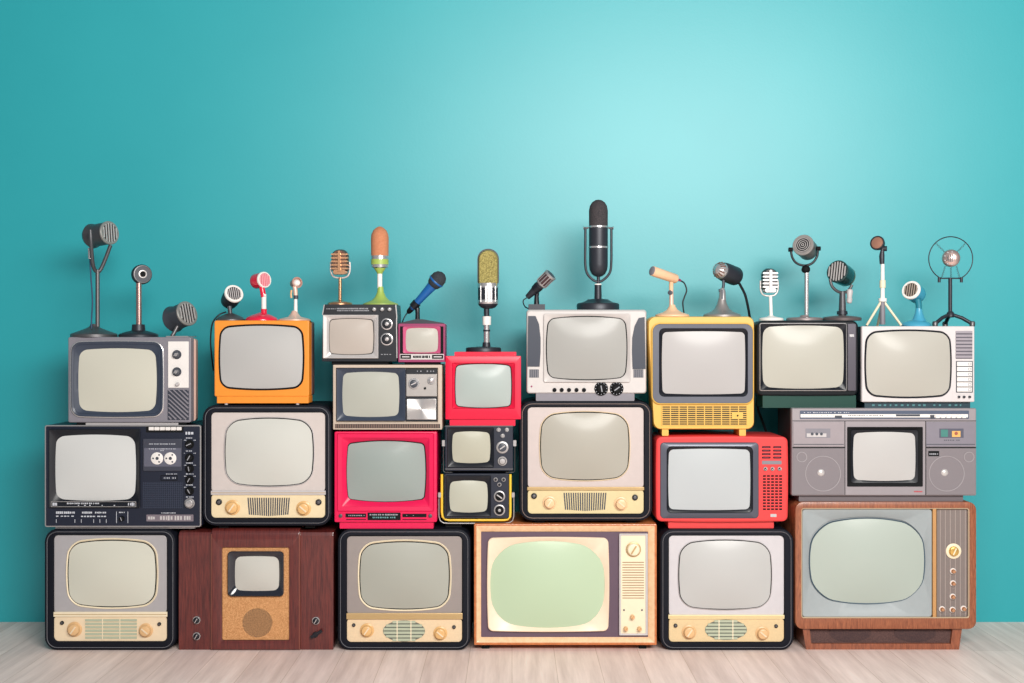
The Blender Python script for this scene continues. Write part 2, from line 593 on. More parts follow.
# ------------------------------------------------------------------ 1950s black framed sets
def vintage(label, outer, face, ringo, bar, panel_bot, knobs, smalls, grille, m_face, m_panel, m_ring, m_screen, m_knob, ring_w=2.2,
            bottom=None, feet=None, trim=TRIM, bulge=(3.0, 4.2), cr=12.5, m_bar=None):
    x0, y0, x1, y1 = outer
    t = tv(label, x0, x1, bottom or y1)
    so = rr(x0, y0, x1, y1, 13)
    si = rr(face[0], face[1], face[2], face[3], 5)
    t.body(so, CASE, 0, inner=si, rec=0.016, bev=0.008, depth=0.34)
    # thin metal piping round the rim
    m = MB()
    m.loft([(inset(so, 3.4), 0.001), (inset(so, 2.9), -0.0022), (inset(so, 2.4), 0.001), (inset(so, 2.9), 0.004)], 0, closed=True)
    t.part('rim_trim', m, trim)
    t.plate('face_panel', rr(face[0] + 0.3, face[1] + 0.3, face[2] - 0.3, bar[0] + 1, 4), 0.008, 0.0155, m_face)
    rs = rr(ringo[0], ringo[1], ringo[2], ringo[3], cr, *bulge)
    ri = inset(rs, ring_w)
    t.ring(rs, ri, 0.0035, 0.008, 0.0085, m_ring, bev=0.002)
    t.ring(inset(rs, ring_w - 0.5), inset(rs, ring_w + 0.6), 0.0066, 0.0072, 0.0082, DEEP, 'gasket', 0.0004)
    t.glass(inset(rs, ring_w + 0.4), m_screen, 0.0075, 0.012)
    t.plate('control_panel', rr(face[0] + 0.3, bar[1] - 1, face[2] - 0.3, panel_bot, 4), 0.007, 0.0155, m_panel)
    m = MB()
    m.slab(rr(face[0] - 0.3, bar[0], face[2] + 0.3, bar[1], 0.6), 0.001, 0.0155, 0.002)
    m.m = 1
    m.box(face[0] + 0.5, (bar[0] + bar[1]) / 2 - 0.3, face[2] - 0.5, (bar[0] + bar[1]) / 2 + 0.3, 0.0003, 0.004)
    t.part('trim_bar', m, [m_bar or m_panel, GOLD])
    for (kx, ky, kr) in knobs:
        t.knob(kx, ky, kr * 0.78, 0.0065, [m_knob, CREAM2], h=5.5, ang=55 if kx < (x0 + x1) / 2 else -40, skirt=kr)
    for (kx, ky, kr) in smalls:
        t.knob(kx, ky, kr, 0.0065, [BLACK, DSTEEL], h=1.6, cap=kr * 0.55, name='socket', n=16)
    m = MB()
    kind, a, b, c, d = grille
    if kind == 'rows':
        m.m = 1
        m.box(a, b, c, d, 0.0062, 0.0075)
        n = 6
        for i in range(n):
            ya = b + (d - b) * (i + 0.12) / n
            m.m = 0
            m.box(a + 0.2, ya, c - 0.2, ya + (d - b) / n * 0.62, 0.0035, 0.0065)
        m.m = 2
        for u in (0.335, 0.67):
            xx = a + (c - a) * u
            m.box(xx - 0.4, b, xx + 0.4, d, 0.003, 0.0065)
        t.part('speaker_grille', m, [GRILLE, CREAM2, CREAM])
    elif kind == 'oval':
        cx, cy, rx, ry = a, b, c, d
        m.m = 1
        m.loft([([(cx + rx * math.cos(2 * math.pi * i / 40), cy + ry * math.sin(2 * math.pi * i / 40)) for i in range(40)], yy) for yy in (0.0058, 0.0075)], 0.006)
        n = 6
        for i in range(n):
            yc = -1 + (i + 0.5) * 2 / n
            hw = rx * math.sqrt(max(0.05, 1 - yc * yc)) * 0.99
            m.m = 0
            m.box(cx - hw, cy + ry * yc - ry / n * 0.66, cx + hw, cy + ry * yc + ry / n * 0.66, 0.0032, 0.006)
        m.m = 2
        for u in (-0.33, 0.33):
            hh = ry * math.sqrt(1 - u * u)
            m.box(cx + rx * u - 0.45, cy - hh, cx + rx * u + 0.45, cy + hh, 0.0026, 0.006)
        t.part('speaker_grille', m, [GRILLE, mat('grille_backing_grey_%d' % int(a), (104, 108, 98), 0.6), CREAM])  # even grey-green backing plate behind the oval grille slats
    else:
        n = 19
        for i in range(n):
            u = (i + 0.5) / n
            off = (u - 0.5) * 2
            x = a + (c - a) * u
            w = (c - a) / n * 0.26
            lx = -off * 1.5
            p = [W(x - w, b, 0.0055), W(x + w, b, 0.0055), W(x + w + lx, d - abs(off) * 1.5, 0.0055), W(x - w + lx, d - abs(off) * 1.5, 0.0055)]
            m.quadbox(p, [Vector((q.x, 0.0075, q.z)) for q in p])
        t.part('speaker_grille', m, [CHAR])
    if feet:
        for fx in feet[0]:
            m = MB()
            m.slab(rr(fx - 5, feet[1], fx + 5, feet[2], 0.5), 0.03, 0.09, ref=0)
            t.part('foot', m, DEEP)
            m = MB()
            m.slab(rr(fx - 5, feet[1], fx + 5, feet[2], 0.5), 0.24, 0.30, ref=0)
            t.part('foot', m, DEEP)
    return t


vintage('black rimmed television with pale grey face and square slatted grille, bottom left of stack',
        (44.1, 529, 175.7, 650.5), (53.6, 535, 167, 641.5), (65.6, 538, 158.3, 609.2), (612, 617), 641.2,
        [(74.7, 629.2, 7.6), (146, 630.3, 7.2)], [(62.2, 622.8, 2.0), (159.4, 624, 1.9)], ('rows', 85, 618.8, 137, 639.6),
        mat('silver_grey_face', (176, 172, 174), 0.4, metal=0.2), CREAM2, CREAM, screen_mat('screen_beige', (203, 201, 187)), TAN, m_bar=CREAM)
vintage('black rimmed television with dull brown-grey face and oval grille, right of mahogany set',
        (337.5, 529, 470.7, 650.5), (346.6, 536, 462.3, 642.5), (357.5, 539.5, 451.6, 611.4), (613.3, 619.5), 642,
        [(367, 630.3, 7.0), (440.3, 633.2, 7.0)], [(353.8, 625, 1.8), (454, 627, 1.9)], ('oval', 404, 631, 21, 10.6),
        mat('taupe_grey_face', (150, 140, 136), 0.45, metal=0.1), mat('cream_wood_panel', (226, 200, 164), 0.5, var=0.1, nscale=120), CREAM,
        screen_mat('screen_grey_beige', (164, 164, 154)), GOLDKNOB, m_bar=GOLD)
vintage('black rimmed television with white face and oval grille, under the coral red set',
        (660, 529, 794, 650.5), (668.6, 535.4, 784.3, 642.3), (677.7, 539, 772.5, 610.5), (615, 619), 641.8,
        [(689, 632, 7.3), (762.3, 633.2, 7.0)], [(675.5, 625.5, 2.0), (776, 626, 1.9)], ('oval', 726, 629.8, 21, 10.2),
        mat('white_face', (200, 195, 198), 0.4), mat('honey_wood_panel', (218, 192, 148), 0.45, var=0.1, nscale=120), LGREY,
        screen_mat('screen_pale_grey', (184, 183, 181)), TAN, ring_w=1.0, m_bar=YCREAM)
vintage('black rimmed television with white face and fanned grille, under the orange set',
        (202.3, 405, 331.6, 526), (211, 412.2, 325.4, 518.2), (223.7, 416.9, 314.5, 487.3), (490.7, 495), 517.8,
        [(232.5, 507.4, 7.6), (303.7, 508.4, 7.5)], [(219, 502, 3.1), (318.6, 502.2, 3.1)], ('fan', 246.9, 497.8, 290.3, 516),
        mat('warm_white_face', (200, 189, 184), 0.42), mat('cream_panel', (228, 208, 170), 0.42), LGREY,
        screen_mat('screen_warm_white', (197, 196, 189)), GOLDKNOB, ring_w=1.2, bottom=529, feet=((222, 309), 525.5, 529), m_bar=LGREY)
vintage('black rimmed television with pinkish face and beige screen, under white set with dark sides',
        (519.3, 401, 652.5, 521), (527.4, 407, 644, 514), (539, 410.8, 630.5, 481.5), (487, 490.5), 513.7,
        [(549.5, 502.7, 6.9), (621, 503.7, 7.1)], [(534, 496, 3.0), (635, 497.4, 3.0)], ('fan', 563, 492.8, 607, 511),
        mat('pinkish_white_face', (196, 182, 178), 0.42), mat('yellow_cream_panel', (214, 196, 150), 0.42), CREAM2,
        screen_mat('screen_beige_brown', (167, 162, 151)), PEACHK, ring_w=1.4, bottom=524, feet=((540, 632), 520.5, 524), trim=PTRIM, m_bar=GOLD)

# ------------------------------------------------------------------ mahogany set
t = tv('mahogany veneer television on the floor with tan cloth front and very small screen', 178, 333, 650.5)
cx_ = 0.0
m = MB()
for a, b in ((178, 213), (297.5, 333)):
    m.loft([(rr(a, 536, b, 650.4, 1), 0.012), (rr(a, 533, b, 650.4, 1), 0.016), (rr(a, 531.8, b, 650.5, 1), 0.026), (rr(a, 531.8, b, 650.5, 1), 0.36)], 0)
m.loft([(rr(209, 532.5, 301, 650.4, 0.6), 0.03), (rr(209, 531, 301, 650.4, 0.6), 0.36)], 0)
t.part('case', m, MAHOG)
m = MB()
so, si = rr(211.3, 529, 299.4, 650.3, 0.8), rr(221.8, 547.5, 289.2, 640.5, 1.5)
m.loft([(si, 0.0115), (si, 0.001), (inset(si, -0.8), 0.0), (rr(212, 535, 298.8, 649.5, 1), 0.0), (rr(211.3, 531.5, 299.4, 650, 1), 0.004),
        (rr(211.3, 529.3, 299.4, 650.3, 1), 0.014), (so, 0.024), (so, 0.36)], 0)
t.part('centre_panel', m, MAHOG)
m = MB()
m.box(210.9, 534, 211.6, 650, -0.0006, 0.02)
m.box(298.9, 534, 299.8, 650, -0.0006, 0.02)
t.part('edge_moulding', m, mat('worn_wood_edge', (126, 70, 56), 0.5))
m = MB()
m.slab(rr(222, 547.8, 289, 640.2, 1.2), 0.007, 0.0112, ref=0)
t.part('speaker_cloth', m, TANCLOTH)
m = MB()
m.loft([([(257.4 + 15 * math.cos(2 * math.pi * i / 36), 622.8 + 14.5 * math.sin(2 * math.pi * i / 36)) for i in range(36)], yy) for yy in (0.006, 0.0069)], 0.006)
t.part('speaker', m, DOTCLOTH, label='dark round speaker mesh')
bz = rr(227.4, 551.5, 283.5, 596.7, 4)
t.ring(bz, rr(234.4, 556.6, 278.8, 591.4, 5, 0.8, 0.8), -0.006, 0.004, 0.0065, mat('glossy_black_bakelite', (28, 31, 42), 0.15, spec=0.6, coat=0.5), 'screen_surround', 0.003)
t.glass(rr(234, 556.2, 279.2, 591.8, 5, 0.8, 0.8), screen_mat('screen_warm_grey', (191, 188, 180)), 0.006, 0.007)
for kx, ky in ((196.8, 620), (196.8, 636), (316, 620.5)):
    t.knob(kx, ky, 3.2, 0.0115, [BLACK, CHROME], h=4, ring=3.9, ang=60)
m = MB()
a = math.radians(32)
m.lathe(W(315.5, 634.5, 0.0115), (0, -1, 0), [(0, 3), (2.5, 2.6), (3, 0)], 18, S())
m.obox(W(316.4, 634, 0.0) , Vector((math.cos(a), 0, math.sin(a))), Vector((-math.sin(a), 0, math.cos(a))), Vector((0, -1, 0)), 6.4 * S(), 1.5 * S(), 0.004)
t.part('lever_knob', m, BLACK)

# ------------------------------------------------------------------ light wood set with green screen
t = tv('light wood framed television with green tinted screen and cream control strip on the floor', 474, 657, 650.5)
so = rr(474, 524, 656.8, 645.2, 1.2)
t.body(so, ORWOOD, 0, inner=inset(so, 2.0), rec=0.02, bev=0.003, depth=0.36)
fr = inset(so, 2.0)
t.ring(fr, rr(481, 532, 648.4, 637.8, 0.6), -0.002, 0.008, 0.019, PALEWOOD, 'front_frame', 0.003)
t.plate('front_panel', rr(480.8, 531.8, 648.6, 638, 0.5), 0.012, 0.0195, PURPLE)
sr = rr(487, 537.2, 609.4, 632.2, 5, 1.2, 1.0)
si = rr(490.2, 541.4, 604.8, 628.4, 20, 5, 8)
t.ring(sr, si, -0.003, 0.006, 0.0115, mat('ivory_screen_surround', (242, 218, 192), 0.35), 'screen_surround', 0.003)
t.glass(inset(si, -0.4), screen_mat('screen_pale_green', (180, 199, 168)), 0.0085, 0.014)
cp = t.plate('control_panel', rr(619.4, 533.8, 647.7, 635.3, 1), 0.003, 0.0118, CREAM)
m = MB()
m.frame(rr(619.2, 533.6, 647.9, 635.5, 1), rr(621, 535.6, 645.6, 633.6, 1), 0.0, 0.0015, 0.0032, 0.001)
t.part('panel_frame', m, LGREY, cp)
m = MB()
for i in range(15):
    yy = 562 + i * 2.55
    m.box(622.4, yy, 644, yy + 0.75, 0.0022, 0.0036)
t.part('vent_slots', m, mat('bronze_slots', (150, 112, 74), 0.5), cp)
t.knob(633.4, 549.3, 6.4, 0.003, [CREAM, GOLD], h=4.5, ring=7.5, ang=58)
for kx, ky in ((632.3, 616.7), (625.7, 628.5), (639.3, 628.5)):
    t.knob(kx, ky, 2.3, 0.003, [TAN, BRONZE], h=5, ang=45, n=18)
for kx in (624, 642):
    t.knob(kx, 610, 0.9, 0.003, [CHAR, CHAR], h=0.8, name='screw', n=12)
for fx in (485.6, 643.6):
    for yy in (0.03, 0.28):
        m = MB()
        m.slab(rr(fx - 3.7, 645, fx + 3.7, 650.5, 0.4), yy, yy + 0.05, ref=0)
        t.part('foot', m, DEEP)

# ------------------------------------------------------------------ large walnut console set
t = tv('large walnut veneer television on a plinth with brown knob panel, bottom right', 795, 976.5, 650.5)
so, si = rr(795.2, 502, 976.5, 629.3, 8), rr(801.6, 508.4, 969.3, 618, 2.5)
t.body(so, WALNUT, 0, inner=si, rec=0.022, bev=0.004, depth=0.38)
t.ring(inset(si, -0.3), inset(si, 0.8), -0.0012, 0.001, 0.006, mat('pale_gold_edging', (214, 190, 160), 0.35, metal=0.4), 'opening_trim', 0.001)
mask_m = mat('blue_grey_screen_mask', (154, 161, 163), 0.45)
scr = rr(810, 518.6, 924.5, 603.5, 17, 6, 8)
t.plate('front_panel', rr(801.9, 508.7, 933.4, 617.6, 2), 0.0195, 0.0215, mask_m, bev=0)
t.ring(rr(802.4, 509.5, 932, 617, 3), inset(scr, -1.5), 0.004, 0.014, 0.0192, mask_m, 'screen_surround', 0.002)
t.ring(inset(scr, -0.9), inset(scr, 0.2), 0.0132, 0.015, 0.0192, mat('dark_blue_gasket', (64, 84, 100), 0.4), 'gasket', 0.0008)
t.glass(inset(scr, 0.1), screen_mat('screen_grey_green', (170, 179, 170)), 0.0155, 0.014)
m = MB()
m.slab(rr(932.8, 508.5, 936.6, 617.8, 0.8), 0.0005, 0.021, 0.002)
t.part('divider_bar', m, mat('copper_gold_bar', (208, 158, 104), 0.35, metal=0.5))
cp = t.plate('control_panel', rr(936.8, 508.8, 968.6, 617.4, 1), 0.012, 0.0212, mat('grey_brown_panel', (124, 112, 108), 0.5))
m = MB()
for i in range(6):
    xx = 940 + i * 5
    m.box(xx, 509.5, xx + 0.6, 617, 0.0113, 0.0125)
t.part('panel_lines', m, mat('pale_panel_lines', (162, 148, 142), 0.5), cp)
t.knob(953.2, 551, 5.0, 0.012, [mat('gold_dial', (222, 178, 98), 0.25, metal=0.6), CREAM], h=4.5, ring=7.7, ang=65)
for kx, ky in ((952.7, 571), (952.7, 583.2), (952.4, 596.5), (941.7, 609), (952.2, 609.6), (963.2, 608.5)):
    t.knob(kx, ky, 2.2, 0.012, [BRONZE, WHITE], h=4.5, ring=3.1, n=18)
m = MB()
top, bot = [(803.4, 629.3), (963.4, 629.3)], [(807, 650.5), (960.4, 650.5)]
for (a, b, c, d) in (((803.4, 629.2), (810.5, 629.2), (812.9, 650.5), (807, 650.5)), ((954, 629.2), (963.4, 629.2), (960.4, 650.5), (951.4, 650.5)),
                     ((812.3, 644.6), (952.0, 644.6), (951.4, 650.5), (812.9, 650.5))):
    q = [Vector((W(*p).x, 0.015, W(*p).z)) for p in (a, b, c, d)]
    m.quadbox(q, [Vector((p.x, 0.34, p.z)) for p in q])
pl = t.part('plinth', m, WALNUTH)
m = MB()
m.box(810, 629.4, 955, 645, 0.03, 0.05)
t.part('plinth_cloth', m, BROWNCLOTH, pl)
for ex in (850, 915):
    m = MB()
    m.loft([([(ex + 21 * math.cos(2 * math.pi * i / 30), 633 + 9 * math.sin(2 * math.pi * i / 30)) for i in range(30)], yy) for yy in (0.0285, 0.032)], 0.03)
    t.part('speaker_oval', m, OVALCLOTH, pl)

# ------------------------------------------------------------------ black cassette television
t = tv('wide black television with cassette deck and silver edge line at far left', 44.7, 201, 529)
so = rr(44.7, 425.2, 201, 527, 2.2)
t.body(so, NAVY, 0, bev=0.004, depth=0.32)
t.ring(so, inset(so, 1.2), -0.0015, -0.0012, 0.01, STEEL, 'edge_trim', 0.001)
t.ring(rr(48.6, 429, 139.6, 508, 1.2), rr(55.4, 435, 135.4, 500.4, 8, 1.6, 2.2), -0.012, 0.0, 0.001, BLACK, 'screen_surround', 0.003)
t.glass(rr(54.8, 434.6, 136, 500.8, 8, 1.6, 2.2), screen_mat('screen_silver_grey', (203, 203, 201)), -0.001, 0.009)
m = MB()
m.frame(rr(50.8, 501.4, 136, 507, 0.4), rr(51.4, 502, 135.4, 506.4, 0.3), -0.0138, -0.0134, -0.0118, 0.0003)
m.m = 1
m.marks(52.5, 57, 504.2, 3.2, -0.0128, 1, 3, 0.4)
m.marks(67, 100, 503.4, 1.6, -0.0128, 2)
m.marks(78, 122, 505.4, 1.0, -0.0128, 3, 1.4, 5)
m.marks(128, 135, 504.2, 3.4, -0.0128, 4, 1.4)
t.part('tuning_strip', m, [STEEL, MARK])
m = MB()
m.marks(56, 75, 512.6, 2.4, -0.0006, 5, 1.5, 0.4)
m.marks(56, 75, 516.2, 1.2, -0.0006, 6, 2.2, 1.0)
m.marks(82, 92, 512.6, 2.2, -0.0006, 7, 1.6)
m.marks(95, 106, 512.6, 1.8, -0.0006, 8, 1.6)
m.marks(81, 106, 516.4, 1.4, -0.0006, 9, 2.4, 1.0)
for xx in (56, 74.6, 81, 93.4, 99.6, 106):
    m.box(xx, 519.3, xx + 0.5, 522.8, -0.0006, 0.0)
for xx in (116.2, 127.6):
    m.box(xx, 511.5, xx + 0.5, 523, -0.0006, 0.0)
m.marks(119, 125.4, 512.4, 1.4, -0.0006, 10)
m.marks(161.5, 176, 513, 1.0, -0.0006, 11)
m.marks(166, 177, 474, 0.8, -0.0006, 12)
m.marks(185.5, 194, 433.2, 3.0, -0.0006, 13, 2.2, 0.8)
for i, yy in enumerate((438, 451, 463, 474, 485, 497)):
    m.marks(186, 193.4, yy, 1.1, -0.0006, 20 + i)
    if i < 5:
        m.marks(184, 186.2, yy + 2.2, 0.8, -0.0006, 30 + i)
        m.marks(193.6, 195.8, yy + 2.2, 0.8, -0.0006, 40 + i)
t.part('printed_lettering', m, MARK)
dk = t.plate('cassette_door', rr(143, 438.7, 181.7, 471, 1), -0.006, 0.001, mat('cassette_door_plastic', (60, 62, 74), 0.35))
m = MB()
m.slab(rr(144, 448, 181, 466.6, 0.8), -0.0072, -0.0058)
m.m = 1
m.marks(149, 175.6, 444, 0.9, -0.0066, 51)
m.marks(149, 176, 448.9, 0.8, -0.0077, 52)
m.marks(160.5, 164, 450.6, 1.0, -0.0077, 53)
t.part('cassette_window', m, [mat('smoky_window', (96, 96, 110), 0.2, coat=0.5), MARK], dk)
for rx in (157.1, 170.3):
    m = MB()
    m.lathe(W(rx, 458.4, -0.007), (0, -1, 0), [(0, 6.1), (0.4, 6.1), (0.6, 5.7), (0.6, 0)], 28, S())
    m.m = 1
    m.lathe(W(rx, 458.4, -0.009), (0, -1, 0), [(0, 1.7), (0.25, 1.5), (0.25, 0)], 16, S())
    for q in range(3):
        an = math.radians(60 + 120 * q)
        m.lathe(W(rx + 4 * math.cos(an), 458.4 - 4 * math.sin(an), -0.009), (0, -1, 0), [(0, 1.0), (0.25, 0.8), (0.25, 0)], 12, S())
    t.part('tape_reel', m, [WHITE, CHAR], dk, 'white tape reel')
m = MB()
for i in range(21):
    m.box(143 + i * 1.95, 482, 143.4 + i * 1.95, 508.5, -0.0008, 0.001)
for i in range(12):
    m.box(143, 483 + i * 2.2, 182.4, 483.4 + i * 2.2, -0.0006, 0.001)
t.part('speaker_grille', m, mat('navy_grille', (50, 58, 78), 0.5))
m = MB()
m.frame(rr(160.6, 475.3, 177.4, 480.6, 0.5), rr(161.2, 475.9, 176.8, 480, 0.4), -0.0012, -0.001, 0.001, 0.0003)
m.m = 1
m.marks(164, 176, 478, 1.8, -0.0006, 60, 0.6, 1.2)
t.part('counter_window', m, [DEEP, MARK])
m = MB()
m.slab(rr(146.4, 514.6, 193.4, 521.4, 0.6), -0.0016, 0.001)
m.m = 1
m.marks(148, 156, 518, 3.2, -0.0022, 61, 2.2, 0.6)
m.marks(160, 192, 518, 4.6, -0.0022, 62, 1.6, 1.0)
t.part('dial_window', m, [mat('tinted_dial', (120, 110, 118), 0.3), LGREY])
m = MB()
m.slab(rr(146, 426.4, 183.4, 432.4, 1), -0.0018, 0.001)
t.part('button_recess', m, DEEP)
for i in range(6):
    t.plate('key', rr(148.6 + i * 5.55, 427, 153.6 + i * 5.55, 430.4, 0.5), -0.008, -0.0015, WHITE, label='white push key')
for i, yy in enumerate((444.3, 457.6, 468.6, 479.8, 490.9, 503.2)):
    if i == 5:
        t.knob(189.6, yy, 4.4, 0, [STEEL, CHROME], h=4, cap=3.4, skirt=5.2, label='silver knob')
    else:
        t.knob(189.6, yy, 3.7 if i < 2 else 3.2, 0, [DEEP, MARKG], h=4, ang=(25, 60, 100, 60, 120)[i], skirt=4.5)
t.knob(122, 518.6, 2.6, 0, [DEEP, MARKG], h=3, ang=110)
m = MB()
m.slab(rr(54, 526.8, 194, 529, 0.4), 0.015, 0.30, ref=0)
t.part('base', m, LGREY)

# ------------------------------------------------------------------ hot pink set
t = tv('larger hot pink television with slanted screen surround, under the taupe set with a silver panel', 334, 437, 529)
so, si = rr(334.4, 431.7, 436.8, 522.2, 1.5), rr(337.2, 433.6, 433.6, 511.3, 1)
t.body(so, PINK, 0, inner=si, rec=0.02, bev=0.003, depth=0.32)
sg = rr(346.2, 440.6, 426, 502.2, 3.5, 1.8, 3.0)
t.ring(rr(337.3, 433.7, 433.5, 511.2, 1), rr(342, 438, 429, 506.5, 1), -0.003, -0.001, 0.0195, PINK, 'outer_frame', 0.0015)
t.ring(rr(341.6, 437.6, 429.4, 506.9, 1), sg, 0.0005, 0.0125, 0.0193, PINK, 'screen_surround', 0.001)
t.ring(inset(sg, -0.5), inset(sg, 0.6), 0.0115, 0.0125, 0.0192, DEEP, 'gasket', 0.0005)
t.glass(inset(sg, 0.5), screen_mat('screen_cool_grey', (144, 153, 149)), 0.0135, 0.011)
for a, b, c, d in ((345.5, 513.6, 366, 517.4), (367.6, 512.6, 400.6, 520.2), (402.4, 513.8, 426.4, 517.2)):
    m = MB()
    m.slab(rr(a, b, c, d, 0.4), -0.0012, 0.002)
    m.m = 1
    if c - a > 30:
        m.marks(a + 2, c - 3, b + 2.1, 1.6, -0.002, 70, 1.4, 0.5)
        m.m = 2
        m.marks(a + 5, c - 5, b + 4.9, 1.6, -0.002, 71, 1.4, 0.8)
    elif a < 350:
        m.marks(a + 3, c - 1.5, (b + d) / 2, 1.2, -0.002, 72, 1.2, 0.8)
    else:
        m.marks(a + 4, c - 5, (b + d) / 2, 0.9, -0.002, 73, 0.8, 6)
    t.part('control_slot', m, [DEEP, MARKG, mat('teal_marking_%d' % int(a), (96, 150, 150), 0.5)])
for a, b in ((346, 366), (402.5, 426.5)):
    m = MB()
    m.box(a, 519.2, b, 519.9, -0.0006, 0.002)
    t.part('panel_groove', m, DEEP)
for kx in (340.6, 430.3):
    t.knob(kx, 515.8, 2.0, 0, [DSTEEL, CHAR], h=1.2, ang=10, name='screw', n=16)
m = MB()
m.slab(rr(339.3, 522, 433.3, 529, 0.8), 0.012, 0.30, ref=0)
t.part('base', m, PINK)

# ------------------------------------------------------------------ two small portables with knobs
t = tv('small black portable television with grey side handles, directly under the small crimson set', 444, 514, 472.6)
so = rr(445, 426, 513.2, 471, 1.2)
t.body(so, NAVY, 0.004, bev=0.003, depth=0.2, binset=4, bdepth=0.26)
m = MB()
m.box(445.2, 425.7, 513, 426.5, 0.002, 0.03)
m.box(445.2, 468.6, 513, 469.5, 0.002, 0.03)
t.part('edge_trim', m, DSTEEL)
sg = rr(452.2, 431.6, 490.2, 463.2, 3, 1.2, 1.4)
t.ring(rr(447.2, 427.6, 494, 467.4, 1), sg, -0.004, 0.003, 0.0045, BLACK, 'screen_surround', 0.002)
t.glass(inset(sg, -0.3), screen_mat('screen_straw', (175, 172, 155)), 0.0035, 0.005)
for kx, ky in ((498.7, 429.7), (507, 429.7), (502.7, 435.7)):
    t.knob(kx, ky, 1.5, 0.004, [STEEL, CHROME], h=3, ring=2.2, n=16)
t.knob(502.4, 447.3, 4.4, 0.004, [CHAR, STEEL, LGREY], h=3, ring=6.2, ang=35)
t.knob(502.4, 461, 3.6, 0.004, [DSTEEL, STEEL], h=4, ring=4.7, cap=3.0)
for sx, hx in ((-1, 443.4), (1, 514.8)):
    m = MB()
    m.tube([W(hx, 442, 0.02), W(hx, 456, 0.02), W(hx, 471, 0.02), W(hx - sx * 1.5, 472.2, 0.02), W(hx - sx * 9, 472.3, 0.02)], 0.0014, 8)
    m.m = 1
    m.slab(rr(hx - 1.5, 440.5, hx + 1.5, 446.5, 0.5), 0.012, 0.03, ref=0)
    m.m = 0
    t.part('handle_bracket', m, [DSTEEL, STEEL])
m = MB()
m.slab(rr(450, 470.8, 508, 472.6, 0.3), 0.03, 0.18, ref=0)
t.part('base', m, DEEP)

t = tv('small black portable television with yellow tube frame, beside the hot pink set', 438, 514.5, 524)
so = rr(444.3, 473.6, 509, 518.4, 1.5)
t.body(so, NAVY, 0.004, bev=0.003, depth=0.2, binset=4, bdepth=0.26)
sg = rr(449.5, 480.8, 487.6, 512.6, 3, 1.3, 1.5)
t.ring(rr(446, 475.5, 491, 516.6, 1), sg, -0.004, 0.003, 0.0045, BLACK, 'screen_surround', 0.002)
t.glass(inset(sg, -0.3), screen_mat('screen_cream_grey', (178, 177, 162)), 0.0035, 0.005)
for kx, ky in ((495.7, 479.5), (503.6, 479.5), (499.4, 484.5)):
    t.knob(kx, ky, 1.4, 0.004, [BLACK, STEEL], h=3, ring=2.1, n=16)
t.knob(499.5, 496.2, 4.5, 0.004, [DEEP, STEEL, LGREY], h=3, ring=5.7, ang=-35)
t.knob(499.5, 510, 4.5, 0.004, [DEEP, STEEL, CHAR], h=3, ring=5.7, cap=1.6)
m = MB()
pts = [(441.9, 474.2), (441.9, 490), (441.9, 512), (442.6, 516.5), (445.2, 519.2), (449, 520), (476, 520), (504, 520), (507.6, 519.2), (510, 516.5), (510.3, 512), (510.3, 490), (510.3, 474.2)]
m.tube([W(a, b, 0.02) for a, b in pts], 1.35 * S(), 12)
t.part('tube_frame', m, YFRAME, label='yellow tube frame')
m = MB()
pts = [(438.9, 496), (438.9, 516), (440.2, 520.6), (443.4, 522.9), (448, 523.3), (476, 523.3), (504, 523.3), (509.4, 522.9), (512.6, 520.6), (513.8, 516), (513.8, 496)]
m.tube([W(a, b, 0.03) for a, b in pts], 0.7 * S(), 10)
for hx in (439.4, 513.2):
    m.slab(rr(hx - 1.4, 493, hx + 1.4, 498, 0.5), 0.015, 0.04, ref=0)
t.part('carry_handle', m, STEEL, label='silver tubular carry handle')
for fx, b in ((453, 529), (492, 524)):
    m = MB()
    m.slab(rr(fx - 8, 518.2, fx + 8, b, 0.4), 0.05, 0.18, ref=0)
    t.part('foot', m, DEEP)

# ------------------------------------------------------------------ coral red set
t = tv('coral red television with dark bezel and square grille holes, under the yellow set', 655.5, 788.5, 529)
so = rr(655.5, 436, 788.6, 522.4, 5.5, 0.6, 0.8)
t.body(so, RED, 0, bev=0.008, depth=0.26, binset=10, bdepth=0.36)
bz = rr(660.3, 442.4, 758.8, 518.4, 4)
s2 = rr(666.7, 446.4, 752.8, 513, 5)
sg = rr(668.6, 449, 750, 509.8, 4, 0.8, 1.0)
t.ring(bz, s2, -0.004, -0.006, 0.001, mat('graphite_bezel', (84, 86, 98), 0.35, metal=0.3), 'bezel', 0.002)
t.ring(s2, sg, -0.0052, 0.0, 0.001, BLACK, 'screen_surround', 0.002)
t.glass(inset(sg, -0.3), screen_mat('screen_white_grey', (180, 184, 186)), -0.001, 0.005)
for i in range(4):
    for a, b in ((762, 770.6), (773.2, 781.4)):
        m = MB()
        m.slab(rr(a, 446.2 + i * 3.5, b, 448 + i * 3.5, 0.8), -0.0012, 0.002)
        m.m = 1
        m.slab(rr(a + 1, 446.8 + i * 3.5, b - 1, 447.5 + i * 3.5, 0.3), -0.0022, 0.002)
        t.part('channel_button', m, [DEEP, mat('maroon_button', (120, 40, 60), 0.4)] if i == 0 and a < 765 else [DEEP, bpy.data.materials['maroon_button']])
t.plate('display_window', rr(762, 460.7, 781.6, 464.4, 0.4), -0.0012, 0.002, GREY, 0.0004)
for kx in (765.3, 772.3, 779.5):
    t.knob(kx, 468.8, 1.4, 0, [DEEP, LGREY], h=3, ring=2.0, ang=40, n=16)
m = MB()
for i in range(5):
    for j in range(12):
        xx, yy = 763 + i * 4.05, 475.2 + j * 3.02
        m.box(xx, yy, xx + 2.9, yy + 1.6, -0.0006, 0.002)
t.part('speaker_grille', m, DEEP)
m = MB()
m.slab(rr(770.5, 514, 776.5, 517, 0.4), -0.0025, 0.001)
t.part('power_switch', m, LGREY)
m = MB()
